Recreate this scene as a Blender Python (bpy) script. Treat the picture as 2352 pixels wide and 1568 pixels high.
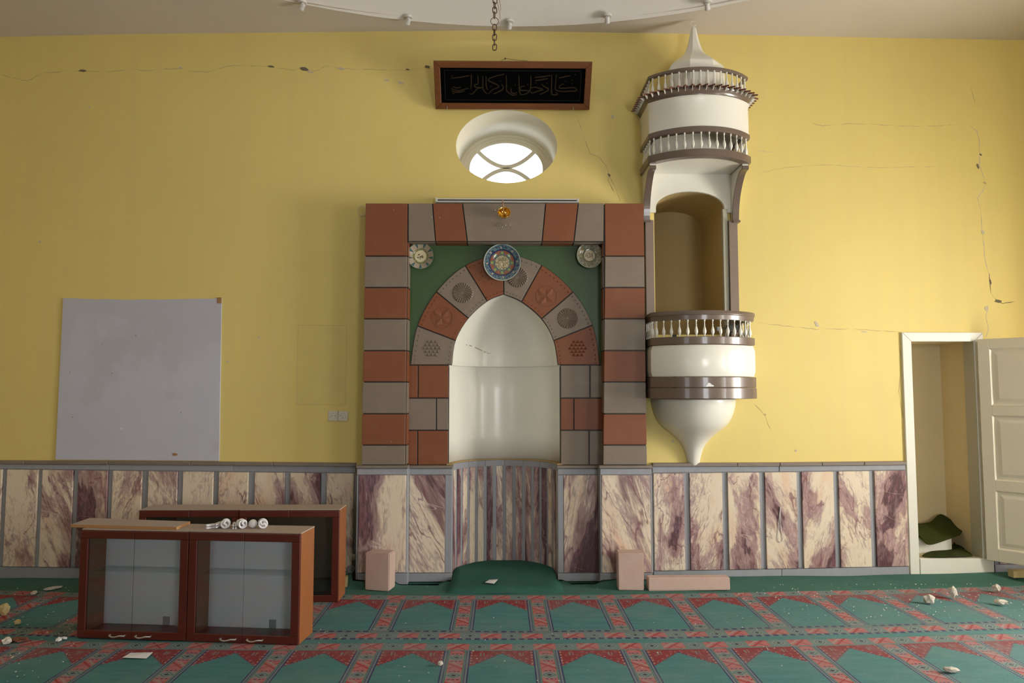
import bpy, bmesh, math, random
from mathutils import Vector, Matrix
random.seed(7)
R = random.random
sc = bpy.context.scene
for o in list(bpy.data.objects): bpy.data.objects.remove(o)
col = sc.collection
PI = math.pi

# ------------------------------------------------------------------ camera, world, lights, exposure
FOC = 1650.0; PITCH = math.atan(111/1650); YAW = math.atan(24/1650); EYE = 1.55
cam_d = bpy.data.cameras.new('camera'); cam_d.sensor_width = 36; cam_d.lens = FOC*36/2352
cam_d.clip_start = 0.05; cam_d.clip_end = 100
cam = bpy.data.objects.new('camera', cam_d); col.objects.link(cam)
cam.location = (0, 0, EYE); cam.rotation_euler = (PI/2+PITCH, 0, -YAW); sc.camera = cam
sc.view_settings.view_transform = 'Standard'; sc.view_settings.look = 'None'
sc.view_settings.exposure = 0.0; sc.view_settings.gamma = 1.0; sc.view_settings.use_curve_mapping = False
world = bpy.data.worlds.new('sky'); sc.world = world; world.use_nodes = True
bg = world.node_tree.nodes['Background']; bg.inputs[0].default_value = (0.86, 0.93, 1.0, 1); bg.inputs[1].default_value = 5.0

def area(name, loc, target, sx, sy, power, color):
    d = bpy.data.lights.new(name, 'AREA'); d.shape = 'RECTANGLE'; d.size = sx; d.size_y = sy
    d.energy = power; d.color = color
    o = bpy.data.objects.new(name, d); col.objects.link(o); o.location = loc
    o.rotation_euler = (Vector(target)-Vector(loc)).to_track_quat('-Z', 'Y').to_euler(); return o
# daylight through the windows of the right wall, the back wall and the left wall (all outside the frame)
area('daylight_right_near', (5.95, 3.75, 1.75), (5.0, 3.75, 1.75), 1.5, 2.1, 312, (1.0, 0.95, 0.87))
area('daylight_right_far', (5.95, 0.9, 1.75), (5.0, 0.9, 1.75), 1.5, 2.1, 115, (1.0, 0.96, 0.90))
area('daylight_back_right', (2.9, -4.25, 1.75), (2.9, -3.0, 1.75), 1.5, 2.1, 120, (0.95, 0.97, 1.0))

# ------------------------------------------------------------------ measuring: photograph pixel -> point at a known depth
def ray(x, y):
    xc = (x-1176)/FOC; yc = (784-y)/FOC
    Y = math.cos(PITCH)-yc*math.sin(PITCH); Z = math.sin(PITCH)+yc*math.cos(PITCH)
    return (xc*math.cos(YAW)+Y*math.sin(YAW), -xc*math.sin(YAW)+Y*math.cos(YAW), Z)
def at(x, y, Y):
    r = ray(x, y); k = Y/r[1]; return (r[0]*k, EYE+r[2]*k)
def on(x, y, z=0.0):
    r = ray(x, y); k = (z-EYE)/r[2]; return (r[0]*k, r[1]*k)
D = 6.093          # face of the front wall
def interp(x, pts):
    if x <= pts[0][0]: return pts[0][1]
    for (a, b), (c, d) in zip(pts, pts[1:]):
        if x <= c: return b+(d-b)*(x-a)/(c-a)
    return pts[-1][1]
def catmull(pts, n=6):
    out = []
    P = [pts[0]]+list(pts)+[pts[-1]]
    for i in range(1, len(P)-2):
        p0, p1, p2, p3 = P[i-1:i+3]
        for k in range(n):
            t = k/n
            out.append(tuple(0.5*(2*b+(c-a)*t+(2*a-5*b+4*c-d)*t*t+(3*b-a-3*c+d)*t**3) for a, b, c, d in zip(p0, p1, p2, p3)))
    out.append(tuple(pts[-1])); return out

# ------------------------------------------------------------------ node helpers
class Tree:
    def __init__(s, name):
        s.m = bpy.data.materials.new(name); s.m.use_nodes = True; s.t = s.m.node_tree
        s.bsdf = s.t.nodes['Principled BSDF']
    def new(s, ty): return s.t.nodes.new(ty)
    def link(s, a, b): s.t.links.new(a, b)
    def math(s, op, *a):
        n = s.new('ShaderNodeMath'); n.operation = op
        for i, v in enumerate(a):
            if isinstance(v, V): s.link(v.s, n.inputs[i])
            else: n.inputs[i].default_value = v
        return V(s, n.outputs[0])
    def pos(s):
        n = s.new('ShaderNodeNewGeometry'); x = s.new('ShaderNodeSeparateXYZ'); s.link(n.outputs['Position'], x.inputs[0])
        return [V(s, o) for o in x.outputs]
    def objc(s, raw=False):
        n = s.new('ShaderNodeTexCoord')
        if raw: return n.outputs['Object']
        x = s.new('ShaderNodeSeparateXYZ'); s.link(n.outputs['Object'], x.inputs[0])
        return [V(s, o) for o in x.outputs]
    def rand(s):
        n = s.new('ShaderNodeObjectInfo'); return V(s, n.outputs['Random'])
    def vec(s, x, y, z):
        n = s.new('ShaderNodeCombineXYZ')
        for i, v in enumerate((x, y, z)):
            if isinstance(v, V): s.link(v.s, n.inputs[i])
            else: n.inputs[i].default_value = v
        return n.outputs[0]
    def noise(s, vec, scale=5, detail=4, rough=0.55, dist=0, colr=False):
        n = s.new('ShaderNodeTexNoise'); s.link(vec, n.inputs['Vector'])
        n.inputs['Scale'].default_value = scale; n.inputs['Detail'].default_value = detail
        n.inputs['Roughness'].default_value = rough; n.inputs['Distortion'].default_value = dist
        return n.outputs['Color'] if colr else V(s, n.outputs[0])
    def voro(s, vec, scale=5, feat='F1', out='Distance'):
        n = s.new('ShaderNodeTexVoronoi'); n.feature = feat; s.link(vec, n.inputs['Vector'])
        n.inputs['Scale'].default_value = scale
        return n.outputs['Color'] if out == 'Color' else V(s, n.outputs[out])
    def mix(s, f, a, b, mode='MIX'):
        n = s.new('ShaderNodeMix'); n.data_type = 'RGBA'; n.blend_type = mode; n.clamp_factor = True
        for i, v in ((0, f), (6, a), (7, b)):
            if isinstance(v, V): s.link(v.s, n.inputs[i])
            elif isinstance(v, (int, float)): n.inputs[i].default_value = v
            elif isinstance(v, tuple): n.inputs[i].default_value = (*v, 1) if len(v) == 3 else v
            else: s.link(v, n.inputs[i])
        return n.outputs[2]
    def col(s, c):
        if isinstance(c, tuple): s.bsdf.inputs['Base Color'].default_value = (*c, 1)
        else: s.link(c, s.bsdf.inputs['Base Color'])
    def set(s, **k):
        for a, v in k.items():
            i = s.bsdf.inputs[a.replace('_', ' ')]
            if isinstance(v, V): s.link(v.s, i)
            else: i.default_value = v
        return s
    def bump(s, h, strength=0.3, dist=0.01):
        n = s.new('ShaderNodeBump'); n.inputs['Strength'].default_value = strength; n.inputs['Distance'].default_value = dist
        s.link(h.s, n.inputs['Height']); s.link(n.outputs[0], s.bsdf.inputs['Normal'])
class V:
    def __init__(s, g, sock): s.g = g; s.s = sock
    def __add__(a, b): return a.g.math('ADD', a, b)
    __radd__ = __add__
    def __sub__(a, b): return a.g.math('SUBTRACT', a, b)
    def __rsub__(a, b): return a.g.math('SUBTRACT', b, a)
    def __mul__(a, b): return a.g.math('MULTIPLY', a, b)
    __rmul__ = __mul__
    def __truediv__(a, b): return a.g.math('DIVIDE', a, b)
    def __lt__(a, b): return a.g.math('LESS_THAN', a, b)
    def __gt__(a, b): return a.g.math('GREATER_THAN', a, b)
    def abs(a): return a.g.math('ABSOLUTE', a)
    def floor(a): return a.g.math('FLOOR', a)
    def fmod(a, b): return a.g.math('FLOORED_MODULO', a, b)
    def sin(a): return a.g.math('SINE', a)
    def min(a, b): return a.g.math('MINIMUM', a, b)
    def max(a, b): return a.g.math('MAXIMUM', a, b)
    def sq(a): return a.g.math('SQRT', a)
    def at2(a, b): return a.g.math('ARCTAN2', a, b)
    def within(a, lo, hi): return (a > lo)*(a < hi)
    def step(a, lo, hi):
        n = a.g.new('ShaderNodeMapRange'); n.interpolation_type = 'SMOOTHSTEP'
        a.g.link(a.s, n.inputs[0]); n.inputs[1].default_value = lo; n.inputs[2].default_value = hi
        return V(a.g, n.outputs[0])
def clampc(c, k): return tuple(min(1, v*k) for v in c)

def plain(name, c, rough=0.5, metal=0.0, var=0.08, scale=6, bump=0.0, bscale=60, coat=0.0, spec=None):
    t = Tree(name); oc = t.objc(True)
    n = t.noise(oc, scale, 5)
    t.col(t.mix(n, clampc(c, 1-var), clampc(c, 1+var)))
    t.set(Roughness=rough, Metallic=metal)
    if spec is not None: t.set(Specular_IOR_Level=spec)
    if coat: t.set(Coat_Weight=coat); t.set(Coat_Roughness=0.08)
    if bump: t.bump(t.noise(oc, bscale, 3), bump, 0.003)
    return t.m

# ------------------------------------------------------------------ materials
def mat_wall():
    t = Tree('yellow_plaster'); x, y, z = t.pos(); p = t.vec(x, y, z)
    base = (0.76, 0.605, 0.200)
    n1 = t.noise(p, 1.1, 5, 0.6)
    streak = t.noise(t.vec(x*9.0, y*9.0, z*0.35), 1.0, 3, 0.5)
    c = t.mix(n1, clampc(base, 0.93), clampc(base, 1.05))
    c = t.mix(streak.step(0.35, 0.75)*0.16, c, (0.66, 0.50, 0.22))
    # an old repainted rectangle left of the niche, between socket and stone border
    pr = x.within(-1.73, -1.31)*z.within(1.42, 2.10)
    edge = pr*(1-(x.within(-1.722, -1.318)*z.within(1.428, 2.092)))
    blot = t.noise(p, 5.0, 3)
    c = t.mix(pr*blot.step(0.4, 0.75)*0.28, c, (0.56, 0.46, 0.24))
    c = t.mix(edge*0.3, c, (0.5, 0.38, 0.16))
    # chipped paint flecks
    v = t.voro(t.vec(x, y, z), 2.1)
    fl = (v < 0.028)*(t.noise(p, 1.7, 2) > 0.52)
    c = t.mix(fl*0.7, c, (0.62, 0.56, 0.46))
    t.col(c); t.set(Roughness=0.62); t.bump(t.noise(p, 18, 5), 0.12, 0.006); return t.m
def mat_ceiling():
    t = Tree('ceiling_paint'); x, y, z = t.pos(); p = t.vec(x, y, z)
    n = t.noise(p, 0.9, 4)
    t.col(t.mix(n, (0.56, 0.50, 0.44), (0.66, 0.60, 0.54))); t.set(Roughness=0.75)
    t.bump(t.noise(p, 9, 3), 0.05, 0.01); return t.m
def mat_dome():
    t = Tree('dome_paint'); x, y, z = t.pos(); p = t.vec(x, y, z)
    t.col(t.mix(t.noise(p, 0.8, 4), (0.72, 0.67, 0.63), (0.80, 0.76, 0.72))); t.set(Roughness=0.7); return t.m
def mat_marble(name, scale=1.0, amount=0.0, lean=0.35, dark=1.0, zf=0.42, wd=0.28, core_at=0.60):
    t = Tree(name); x, y, z = t.objc(); r = t.rand()
    r2 = (r*91.7).fmod(1.0); r3 = (r*37.3).fmod(1.0)
    ln = lean*(r3*2-0.7)
    u = x+z*ln; p = t.vec(u+r*40, y+r2*17, z*zf+r3*23)
    wc = t.noise(p, 3.2*scale, 4, 0.6, 0, True)
    va = t.new('ShaderNodeVectorMath'); va.operation = 'MULTIPLY_ADD'
    t.link(wc, va.inputs[0]); va.inputs[1].default_value = (wd/scale, wd/scale, wd/scale); t.link(p, va.inputs[2])
    q = va.outputs[0]
    big = t.noise(q, 3.4*scale, 5, 0.6)
    med = t.noise(q, 9*scale, 6, 0.65)
    fine = t.noise(p, 60, 4, 0.7)
    rid = (t.noise(q, 5.0*scale, 3, 0.5)-0.5).abs()
    rid2 = (t.noise(q, 11.0*scale, 3, 0.5)-0.5).abs()
    c = t.mix(med, (0.74, 0.60, 0.44), (0.80, 0.70, 0.57))
    c = t.mix(t.noise(p, 7, 3).step(0.5, 0.75)*0.55, c, (0.72, 0.42, 0.27))
    pm = (big+amount+(r2-0.5)*0.10).step(0.49, 0.57)
    mott = t.mix((med+fine*0.5).step(0.60, 0.92), (0.24*dark, 0.105*dark, 0.125*dark), (0.58, 0.40, 0.37))
    c = t.mix(pm*0.88, c, mott)
    core = (big+amount+(r2-0.5)*0.10).step(core_at, core_at+0.04)
    c = t.mix(core*0.9, c, t.mix(fine, (0.055, 0.018, 0.026), (0.11, 0.05, 0.06)))
    web = (1-rid2.step(0.0, 0.03))*(big+amount).step(0.40, 0.52)
    c = t.mix(web*0.5, c, (0.19, 0.115, 0.15))
    c = t.mix((1-rid.step(0.0, 0.016))*0.8*(big+amount+med*0.2).step(0.52, 0.60), c, (0.20, 0.07, 0.09))
    speck = (fine*0.6+med*0.4).step(0.50, 0.56)*(big+amount).step(0.38, 0.56)
    c = t.mix(speck*0.55, c, (0.27, 0.15, 0.17))
    wv = (t.noise(t.vec(u*0.5+z*0.9+r*20, y, z+r2*9), 3.1, 2)-0.5).abs()
    c = t.mix((1-wv.step(0.0, 0.006))*0.45*t.noise(p, 3, 2).step(.45, .6), c, (0.80, 0.68, 0.58))
    t.col(c); t.set(Roughness=0.28); return t.m
def mat_grey_stone():
    t = Tree('grey_marble'); x, y, z = t.objc(); r = t.rand(); p = t.vec(x*3+r*30, y, z+r*11)
    c = t.mix(t.noise(p, 5, 5, 0.6), (0.235, 0.24, 0.27), (0.34, 0.345, 0.375))
    c = t.mix(r.step(0, 1)*0.35, c, (0.40, 0.41, 0.45))
    t.col(c); t.set(Roughness=0.33); return t.m
def mat_block(name, base, alt):
    t = Tree(name); x, y, z = t.objc(); r = t.rand(); p = t.vec(x+r*20, y, z+r*9)
    c = t.mix(t.noise(t.vec(x*1.0+r*9, y, z*22), 4, 4), clampc(base, .90), clampc(base, 1.10))
    c = t.mix(t.noise(p, 6, 4).step(0.45, 0.8)*0.45, c, alt)
    c = t.mix((t.voro(p, 6.0) < 0.035)*0.5, c, (0.5, 0.42, 0.34))
    t.col(c); t.set(Roughness=0.5); t.bump(t.noise(t.vec(x*1.0, y, z*6), 30, 4), 0.12, 0.002); return t.m
def mat_gloss_cream():
    t = Tree('gloss_cream_paint'); p = t.objc(True)
    c = t.mix(t.noise(p, 2.5, 4), (0.78, 0.745, 0.66), (0.84, 0.81, 0.73))
    t.col(c); t.set(Roughness=0.32); t.set(Coat_Weight=0.4); t.set(Coat_Roughness=0.12)
    t.bump(t.noise(p, 7, 3), 0.10, 0.006); return t.m
def mat_niche():
    t = Tree('niche_gloss_paint'); x, y, z = t.pos(); p = t.vec(x, y, z)
    c = t.mix(t.noise(p, 2.0, 4), (0.80, 0.78, 0.69), (0.88, 0.86, 0.77))
    # old patched crack across the vault
    path = z-1.895-0.022*((x*16).sin())-(x+0.10)*(-0.12)
    ck = (path.abs() < 0.0045)*x.within(-0.31, -0.10)*(t.noise(p, 34, 2) > 0.46)
    c = t.mix(ck*0.8, c, (0.26, 0.21, 0.10))
    t.col(c); t.set(Roughness=0.33); t.set(Coat_Weight=0.35); t.set(Coat_Roughness=0.16)
    t.bump(t.noise(t.vec(x*2.4, y*2.4, z*0.5), 5, 3), 0.22, 0.012); return t.m
def mat_carpet():
    t = Tree('prayer_carpet_pile'); x, y, z = t.pos()
    p0 = t.vec(x, y, z)
    yy = y-x*x*0.0125
    teal = (0.066, 0.205, 0.205); red = (0.27, 0.026, 0.034); pink = (0.48, 0.150, 0.150)
    gb = (0.22, 0.295, 0.285); navy = (0.045, 0.035, 0.13); dark = (0.04, 0.035, 0.045)
    PIT = 0.5235; ROW = 1.0375; TOP = 5.553
    w = (TOP-yy); v = w.fmod(ROW)
    h = (x-0.002)/PIT+0.5
    u = ((h-h.floor())-0.5)*PIT
    au = u.abs()
    teal_c = t.mix(t.noise(t.vec(x*1.5, y*9, z), 2.6, 5, 0.65), clampc(teal, 0.72), clampc(teal, 1.5))
    c = teal_c
    # ---- field and its pointed top
    zone = v.within(0.118, 0.794)
    apex = 0.178+au*1.10
    stepn = (au*60).floor()/60
    edge = 0.172+stepn*1.12
    inred = zone*(v < edge)*(au < 0.190)
    dots = ((x*95).sin()*(y*52).sin() > 0.55)
    rc = t.mix(dots*0.35, red, (0.42, 0.13, 0.11))
    fan = ((au-0.115).abs() < 0.014)*v.within(0.15, 0.20)*((x*300).sin() > 0)
    rc = t.mix(fan*0.7, rc, gb)
    rimdot = ((v-edge).abs() < 0.012)*((x*210).sin() > 0.2)
    rc = t.mix(rimdot*0.8, rc, navy)
    sd = ((au-0.176).abs() < 0.005)*((y*150).sin() > 0.1)
    rc = t.mix(sd*0.7, rc, (0.40, 0.32, 0.28))
    rd2 = ((v-edge+0.026).abs() < 0.006)*((x*190).sin() > 0.5)
    rc = t.mix(rd2*0.6, rc, (0.45, 0.30, 0.28))
    c = t.mix(inred, c, rc)
    # ---- columns between the niches
    bars = zone*(au > 0.183)
    c = t.mix(bars, c, navy)
    gs = zone*(au > 0.192)
    zig = ((((v*62).fmod(1.0)-0.5).abs()*0.024)+0.199-au).abs() < 0.0045
    c = t.mix(gs, c, t.mix(zig*1.0, gb, navy))
    c = t.mix(zone*au.within(0.214, 0.219), c, (0.06, 0.20, 0.13))
    colz = zone*(au > 0.219)
    mu = PIT/2-au; sv = ((v-0.03)/0.262).fmod(1.0)
    def motif(a, s, aw, band=False):
        # a: distance across the strip (0 = axis), s: position along the motif 0..1, aw: half width of the strip
        k = t.mix(t.noise(p0, 40, 2).step(0.45, 0.6)*0.5, pink, (0.50, 0.175, 0.165))
        fl = (((a/aw*1.4+(s-0.25)*9).abs() < 0.34)+((a/aw*1.4-(s-0.25)*9).abs() < 0.22))*(s < 0.48)
        k = t.mix(fl.min(1.0)*0.9, k, (0.38, 0.03, 0.035))
        k = t.mix(((a/aw+(s-0.25)*6+0.9).abs() < 0.25)*(s < 0.5), k, (0.42, 0.27, 0.25))
        m = (s-0.75).abs()
        k = t.mix(m < 0.245 if band else m < 0.16, k, t.mix(0.35, gb, pink) if not band else clampc(gb, 0.8))
        hexm = (m*5.2+a.abs()/aw*0.75) < 0.92
        k = t.mix(hexm, k, gb)
        k = t.mix(((m*5.2+a.abs()/aw*0.75-0.62).abs() < 0.07)*(m < 0.2), k, clampc(gb, 0.35))
        k = t.mix((m*9+a.abs()/aw*1.25) < 0.50, k, dark)
        if not band:
            k = t.mix(((m-0.215).abs() < 0.02)*(a.abs() < aw*0.75)*((x*260).sin() > -0.4), k, navy)
        return k
    c = t.mix(colz, c, motif(mu*V(t, t.math('SIGN', u).s), sv, 0.0425))
    # ---- the two running border bands of each row
    su = (x/0.262+0.25).fmod(1.0)
    b1 = v < 0.100; b2 = v.within(0.850, 0.938)
    c = t.mix(v.within(0.100, 0.118), c, clampc(gb, 0.75))
    c = t.mix(b1, c, motif(v-0.05, su, 0.045, True))
    c = t.mix(v.within(0.794, 0.850), c, clampc(gb, 0.72))
    dash = (x*18).fmod(1.0) < 0.6
    c = t.mix(v.within(0.800, 0.826)*dash*(au < 0.20), c, navy)
    c = t.mix(v.within(0.850, 0.940), c, motif(v-0.894, (su+0.25).fmod(1.0), 0.045, True))
    c = t.mix(v.within(0.938, 0.966), c, t.mix(dash, clampc(gb, .8), navy))
    # plain strip along the wall
    c = t.mix(w < 0, c, t.mix(t.noise(p0, 3, 4), (0.022, 0.085, 0.065), (0.038, 0.13, 0.10)))
    # dust and wear
    c = t.mix(0.08+t.noise(p0, 2.2, 5, 0.65).step(0.40, 0.75)*0.32+x.step(0.5, 4.0)*0.18, c, (0.235, 0.275, 0.27))
    c = t.mix((t.voro(p0, 16) < 0.05)*(t.noise(p0, 2.0, 2) > 0.5)*0.6, c, (0.42, 0.38, 0.32))
    pile = t.noise(p0, 260, 2)
    c = t.mix(pile.step(0.3, 0.7)*0.22, c, (0.0, 0.0, 0.0))
    t.col(c); t.set(Roughness=0.95); t.set(Specular_IOR_Level=0.15)
    t.bump(pile, 0.5, 0.004); return t.m
def mat_green_carpet(name, a, b):
    t = Tree(name); p = t.objc(True)
    c = t.mix(t.noise(p, 6, 5, 0.65), a, b)
    c = t.mix(t.noise(p, 2.3, 4).step(0.55, 0.8)*0.25, c, (0.13, 0.15, 0.12))
    t.col(c); t.set(Roughness=0.95); t.set(Specular_IOR_Level=0.15); t.bump(t.noise(p, 220, 2), 0.5, 0.004); return t.m
def mat_wood(name, a, b, rough=0.35, axis='x', sc_=1.0):
    t = Tree(name); x, y, z = t.objc(); r = t.rand()
    v = t.vec(x*(3 if axis == 'x' else 30)*sc_+r*5, y*30*sc_, z*(30 if axis == 'x' else 3)*sc_+r*9)
    t.col(t.mix(t.noise(v, 1.0, 5, 0.6, 0.6), a, b)); t.set(Roughness=rough); return t.m
def mat_plate(kind):
    t = Tree('glazed_'+kind); x, y, z = t.objc()
    r = (x*x+z*z).sq(); th = z.at2(x); p = t.vec(x, y, z)
    if kind == 'star_plate':
        Rr = 0.155
        q = r/Rr
        band = t.mix(t.noise(p, 60, 3).step(0.4, 0.6), (0.035, 0.055, 0.11), (0.15, 0.18, 0.21))
        band = t.mix(((th*12).sin()*((q-0.82)*34).sin() > 0.45)*1.0, band, (0.06, 0.19, 0.21))
        band = t.mix(((th*8+1).sin() > 0.93)*q.within(0.76, 0.86), band, (0.42, 0.36, 0.26))
        fieldc = t.mix(t.noise(p, 50, 2).step(0.4, 0.6), (0.24, 0.085, 0.045), (0.30, 0.12, 0.075))
        tri = (((th*8/(2*PI)).fmod(1.0)-0.5).abs()*2)
        fieldc = t.mix(q < (0.40+tri*0.30), fieldc, (0.10, 0.15, 0.15))
        fieldc = t.mix(q.within(0.47, 0.60)*(tri > 0.72), fieldc, (0.30, 0.34, 0.08))
        cen = t.mix(((t.noise(p, 90, 3)-0.5).abs() < 0.05)*1.0, (0.60, 0.54, 0.36), (0.16, 0.12, 0.06))
        cen = t.mix(((x*520).sin() > 0.1)*z.within(0.012, 0.04)*(x.abs() < 0.035), cen, (0.16, 0.12, 0.06))
        c = t.mix(q < 0.68, band, fieldc); c = t.mix(q.within(0.66, 0.72), c, (0.02, 0.03, 0.10))
        c = t.mix(q < 0.385, c, cen); c = t.mix(q > 0.955, c, (0.42, 0.46, 0.40))
    elif kind == 'petal_plate':
        q = r/0.111
        base = t.mix(t.noise(p, 60, 3), (0.32, 0.27, 0.19), (0.46, 0.40, 0.31))
        tri = (((th*9/(2*PI)+0.25).fmod(1.0)-0.5).abs()*2)
        pet = tri > (1.52-q*0.92)
        c = t.mix(pet, base, t.mix((tri > 1.66-q*0.92), (0.015, 0.025, 0.07), (0.05, 0.20, 0.19)))
        c = t.mix(q.within(0.44, 0.60), c, t.mix(t.noise(p, 80, 2).step(.4, .6), (0.17, 0.15, 0.05), (0.27, 0.27, 0.13)))
        c = t.mix(q < 0.44, c, (0.66, 0.60, 0.40)); c = t.mix(q > 0.95, c, (0.26, 0.28, 0.20))
    else:
        q = r/0.109
        base = t.mix(t.noise(p, 55, 4).step(0.35, 0.65), (0.15, 0.15, 0.09), (0.36, 0.34, 0.26))
        base = t.mix(t.noise(t.vec(x+3, y, z), 45, 2).step(0.58, 0.66), base, (0.10, 0.20, 0.21))
        base = t.mix(t.noise(t.vec(x+7, y, z), 45, 2).step(0.62, 0.7), base, (0.28, 0.15, 0.05))
        c = t.mix(q.within(0.42, 0.56), base, (0.17, 0.165, 0.10))
        c = t.mix(q < 0.42, c, (0.62, 0.53, 0.37)); c = t.mix(q > 0.95, c, (0.30, 0.31, 0.23))
    t.col(c); t.set(Roughness=0.12); return t.m
def mat_glass(name, tint=(0.9, 0.95, 0.95), refl=0.10):
    m = bpy.data.materials.new(name); m.use_nodes = True; t = m.node_tree; t.nodes.clear()
    o = t.nodes.new('ShaderNodeOutputMaterial'); mx = t.nodes.new('ShaderNodeMixShader')
    a = t.nodes.new('ShaderNodeBsdfTransparent'); b = t.nodes.new('ShaderNodeBsdfGlossy')
    fr = t.nodes.new('ShaderNodeFresnel'); fr.inputs[0].default_value = 1.5
    ad = t.nodes.new('ShaderNodeMath'); ad.operation = 'ADD'; ad.use_clamp = True; ad.inputs[1].default_value = refl
    a.inputs[0].default_value = (*tint, 1); b.inputs['Roughness'].default_value = 0.04
    t.links.new(fr.outputs[0], ad.inputs[0]); t.links.new(ad.outputs[0], mx.inputs[0])
    t.links.new(a.outputs[0], mx.inputs[1]); t.links.new(b.outputs[0], mx.inputs[2]); t.links.new(mx.outputs[0], o.inputs[0])
    return m
def mat_board():
    t = Tree('lilac_grey_board'); x, y, z = t.objc(); p = t.vec(x, y, z)
    c = t.mix(t.noise(p, 1.4, 4), (0.50, 0.50, 0.60), (0.60, 0.60, 0.70))
    c = t.mix((t.noise(p, 2.4, 4)+z*0.25).step(0.62, 0.8)*0.35, c, (0.42, 0.40, 0.43))
    c = t.mix((t.voro(p, 7.0) < 0.035)*(t.noise(p, 3, 2) > 0.48)*0.8, c, (0.16, 0.14, 0.13))
    c = t.mix((t.voro(t.vec(x+5, y, z*1.6), 2.1) < 0.045)*0.9, c, (0.80, 0.78, 0.74))
    t.col(c); t.set(Roughness=0.55); return t.m
def mat_pink_stone():
    t = Tree('pink_limestone'); x, y, z = t.objc(); r = t.rand(); p = t.vec(x+r*9, y, z)
    c = t.mix(t.noise(p, 9, 5, 0.6), (0.50, 0.34, 0.28), (0.60, 0.45, 0.39))
    c = t.mix(t.noise(t.vec(x+2, y, z*4), 30, 3).step(0.55, 0.7)*0.5, c, (0.52, 0.24, 0.19))
    t.col(c); t.set(Roughness=0.7); t.bump(t.noise(p, 70, 4), 0.25, 0.002); return t.m

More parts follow.
